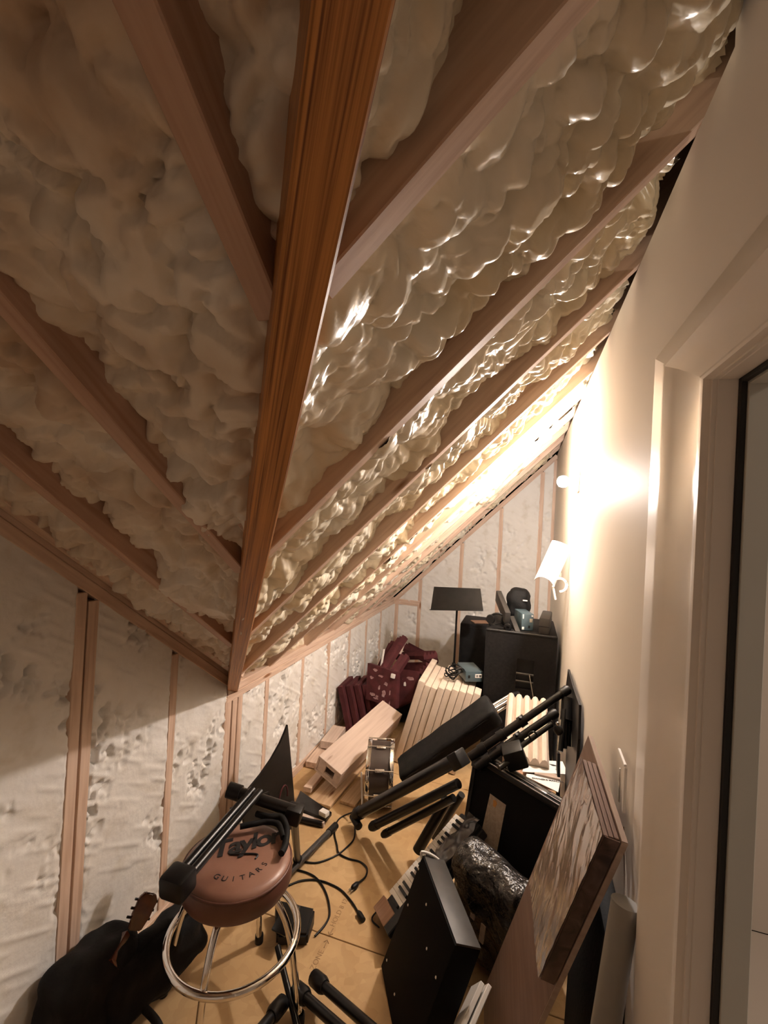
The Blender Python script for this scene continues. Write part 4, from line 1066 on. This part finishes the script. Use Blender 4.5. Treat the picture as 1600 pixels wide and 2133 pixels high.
# ================================================================== DOTTED BLACK BOX
DT = V(-.319, 1.73, .42); da = V(-.289, -.126, -.949).normalized(); db = V(.482, -.876, -.03); db = (db - da * db.dot(da)).normalized()
dc = da.cross(db); dc = dc if dc.x > 0 else -dc
dbx = empty('black_cabinet', DT + da * .43, 'black flat cabinet with pale screw heads and grey top', 'cabinet')
dm = frame(DT, db, z=-dc); sd_ = 1 if (dm.to_3x3() @ V(0, 1, 0)).dot(da) > 0 else -1
def dbox(n, x0, x1, y0, y1, z0, z1, m, bev=.003): box(n, (x0, min(sd_ * y0, sd_ * y1), z0), (x1, max(sd_ * y0, sd_ * y1), z1), m, dbx, dm, bev=bev)
dbox('carcass', 0, .352, .004, .43, -.093, -.006, 'black_matte')
dbox('front_sheet', 0, .355, 0, .432, -.006, 0, 'black_matte', .001)
dbox('top_cap', .0, .35, -.003, .004, -.093, -.006, 'dark_grey', .001)
for x, y in ((850, 1885), (888, 1884), (889, 1976), (806, 2000), (822, 2071), (908, 2036), (872, 1795 + 15)):
    c = on_plane(x, y, DT - dc * .0002, dc)
    lathe('screw', [(0, .002), (.0035, .0016), (.0045, 0)], 'white_plastic', dbx, frame(c, db, z=-dc), 10)
hA, hB = DT - db * .012 + V(0, 0, .012), DT + dc * .085 + V(0, 0, -.012)
tube('handle', [DT + V(0, 0, -.015), DT + V(-.004, 0, .012), DT + dc * .04 + V(0, 0, .010), DT + dc * .085 + V(0, 0, -.01)], .005, 'white_plastic', dbx, 8, smooth=4)

# ================================================================== WRAPPED BOARDS AT THE RIGHT WALL
S = 1.36
def sc_(p): return EYE + (V(*p) - EYE) * S
B0, A0, C0, K0b = sc_((.14, .808, 1.213)), sc_((.125, .978, 1.249)), sc_((.059, .866, .903)), sc_((.175, .813, 1.204))
bu = (A0 - B0); bw = bu.length; bu.normalize(); bd = (C0 - B0); bh = bd.length; bd.normalize()
bt = bu.cross(bd).normalized(); bt = bt if bt.x > 0 else -bt
thk = (K0b - B0).length
bm_ = frame(B0, bu, z=-bt); sb_ = 1 if (bm_.to_3x3() @ V(0, 1, 0)).dot(bd) > 0 else -1
pk = empty('wrapped_boards', C0 + bt * .03, 'stack of brown boards wrapped in shiny clear film', 'boards')
def bbox(n, u0, u1, d0, d1, t0, t1, m, par, bev=.0015):
    return box(n, (u0, min(sb_ * d0, sb_ * d1), -t1), (u1, max(sb_ * d0, sb_ * d1), -t0), m, par, bm_, bev=bev, seg=1)
tt = thk * .72 / 3
for k in range(3): bbox('board', .002 + .002 * k, bw, .002, bh, .001 + tt * k, tt * (k + 1) - .0008, 'laminate', pk)
bbox('tape_strip', -.0015, .001, .002, bh - .002, .0015, tt * 3 - .002, 'tape_brown', pk, 0)
def wrapf(U, V_):
    sk = U + V_ * .35 + .02 * vnoise(U, V_, .10, 90)
    w = vnoise(sk * 3, V_ * .55, .05, 91); w2 = vnoise(sk * 5, V_ * 1.6, .05, 92); w3 = vnoise(sk * 1.2, V_ * .8, .06, 93)
    return .002 + .005 * np.abs(w3 - .5) + .0028 * np.abs(w - .5) + .0012 * np.abs(w2 - .5)
sheet('film', B0 - bu * .0, bu, bd, -bt, bw + .004, bh, wrapf, 'stretch_film', pk, .003)
# tall board behind the pack
tb_ = empty('brown_board', K0b + bd * 1.0, 'tall brown laminate board leaning behind the wrapped stack', 'board')
H2 = (B0.z - .012) / -bd.z
lft = on_plane(1085, 1872, B0 + bt * (tt * 3 + .001), bt); w2 = (lft - B0).dot(bu)
bbox('panel', 0, max(bw, w2), 0, H2 - .03, tt * 3 + .0012, thk, 'laminate', tb_)
bbox('edge_band', -.002, 0, 0, H2 - .03, tt * 3 + .0012, thk, 'laminate_edge', tb_, 0)
bbox('edge_band', 0, max(bw, w2), -.002, 0, tt * 3 + .0012, thk, 'laminate_edge', tb_, 0)
w_ = empty('white_board', (.0, 1.35, 0), 'white wrapped board edge low in front of the brown board', 'board')
q0, q1 = at(1006, 2046, Y=1.45), at(955, 2160, Y=1.33)
for k in (0, 1):
    board('sheet', q0 + V(.022 * k, 0, 0), q1 + V(.022 * k, 0, 0), .014, .10, 'white_plastic', w_, up=(-.3, -1, -.2))
# things between boards and wall
tag(box('shade_panel', (0, 0, 0), (.05, .52, .80), 'black_fabric', None, Matrix.Translation((.19, 1.12, 0)) @ Matrix.Rotation(.02, 4, 'Y'), bev=.012), 'flat black panel filling the shadowed gap behind the boards', 'case')  # black panel put in for the dark shadowed gap behind the boards
g0, g1 = at(1303, 1880, X=.225), at(1236, 2300, X=.175)
tag(tube('grey_pipe', [g0, g0.lerp(g1, .5), g1, g1 + (g1 - g0).normalized() * (g1.z / ((g0 - g1).normalized().z) - .02)], .026, 'grey_tube', None, 20), 'grey cardboard tube leaning in the corner by the door casing', 'tube')
wbk = empty('white_bracket', at(1297, 1690, X=.24), 'small white bracket standing at the drywall above the boards', 'bracket')
z_ = [at(1287, 1562, X=.243), at(1300, 1597, X=.238), at(1296, 1690, X=.238)]
board('arm', z_[0], z_[1], .010, .006, 'white_plastic', wbk, up=(-1, 0, 0), bev=.001); board('upright', z_[1], z_[2], .012, .006, 'white_plastic', wbk, up=(-1, 0, 0), bev=.001)
board('strut', at(1290, 1600, X=.244), at(1288, 1670, X=.246), .006, .004, 'steel', wbk, up=(-1, 0, 0), bev=.001)
tag(cyl('chrome_rod', at(1301, 1722, X=.246), at(1304, 1880, X=.246), .003, 'chrome'), 'thin chrome rod at the drywall below the white bracket', 'rod')

# ================================================================== WHITE FITTING ON THE RIGHT WALL
wt = empty('white_fitting', at(1175, 1140, Y=2.95), 'white trough-shaped plastic fitting with ring hooks on drywall', 'fitting')
f0, f1 = at(1170, 1132, Y=2.95), at(1137, 1205, Y=2.90)
fd = (f1 - f0).normalized(); fs_ = V(.75, .0, .3); fs_ = (fs_ - fd * fs_.dot(fd)).normalized(); fn = fd.cross(fs_); fn = fn if fn.y < 0 else -fn
bm = bmesh.new(); prev = None; Rr = .062
rows = []
for k in range(13):
    a = math.radians(-75 + 150 * k / 12)
    for rad in (Rr, Rr - .005):
        pass
    p = lambda rad, s: f0 + fd * (s + (.035 * (abs(k - 6) / 6) ** 2 if s > .1 else 0)) + fs_ * rad * math.sin(a) + fn * (rad * math.cos(a) - Rr * .6)
    L = (f1 - f0).length
    rows.append([bm.verts.new(p(Rr, 0)), bm.verts.new(p(Rr, L)), bm.verts.new(p(Rr - .005, L)), bm.verts.new(p(Rr - .005, 0))])
for A, B in zip(rows[:-1], rows[1:]):
    for i in range(4): bm.faces.new((A[i], A[(i + 1) % 4], B[(i + 1) % 4], B[i]))
bm.faces.new(rows[0]); bm.faces.new(rows[-1][::-1])
put('trough', mesh_of(bm, 'trough', auto=40), 'white_plastic', wt)
for (cx, cy, rr, yy) in ((1166, 1219, .040, 2.90), (1158, 1196, .026, 2.98)):
    c = at(cx, cy, Y=yy)
    tube('ring_hook', [c + V(rr * math.cos(a) * .95, 0.012 * math.sin(a), rr * math.sin(a) * .95) for a in [math.radians(200 - 290 * k / 20) for k in range(21)]], .0085, 'white_plastic', wt, 10)
    for k in range(4):
        a = math.radians(30 - 35 * k)
        cyl('rib', c + V(rr * .9 * math.cos(a), -.004, rr * .9 * math.sin(a)), c + V(rr * 1.25 * math.cos(a), -.004, rr * 1.25 * math.sin(a)), .002, 'steel', wt, 6)
tube('stem', [at(1147, 1207, Y=2.90), at(1153, 1228, Y=2.90), at(1157, 1249, Y=2.90)], .007, 'white_plastic', wt, 10)

# ================================================================== INK ON THE SUBFLOOR
ma, mb_ = at(690, 1935, Z=.0008), at(727, 1863, Z=.0008)
dirn = (mb_ - ma).normalized()
text('floor_print', 'HOLD 8 12', .030, frame(at(707, 1900, Z=.0004), dirn, z=(0, 0, 1)), 'floor_ink', floor, .0002)
text('floor_print', 'ZONE', .030, frame(at(661, 1999, Z=.0004), dirn, z=(0, 0, 1)), 'floor_ink', floor, .0002)
for p, q in (((694, 1934), (686, 1948)), ((675, 1974), (682, 1958))):
    a, b = at(*p, Z=.0008), at(*q, Z=.0008); d = (b - a).normalized(); n_ = d.cross(V(0, 0, 1))
    tube('floor_arrow', [a, b], .0016, 'floor_ink', floor, 6)
    tube('floor_arrow', [b - d * .012 + n_ * .01, b, b - d * .012 - n_ * .01], .0016, 'floor_ink', floor, 6)
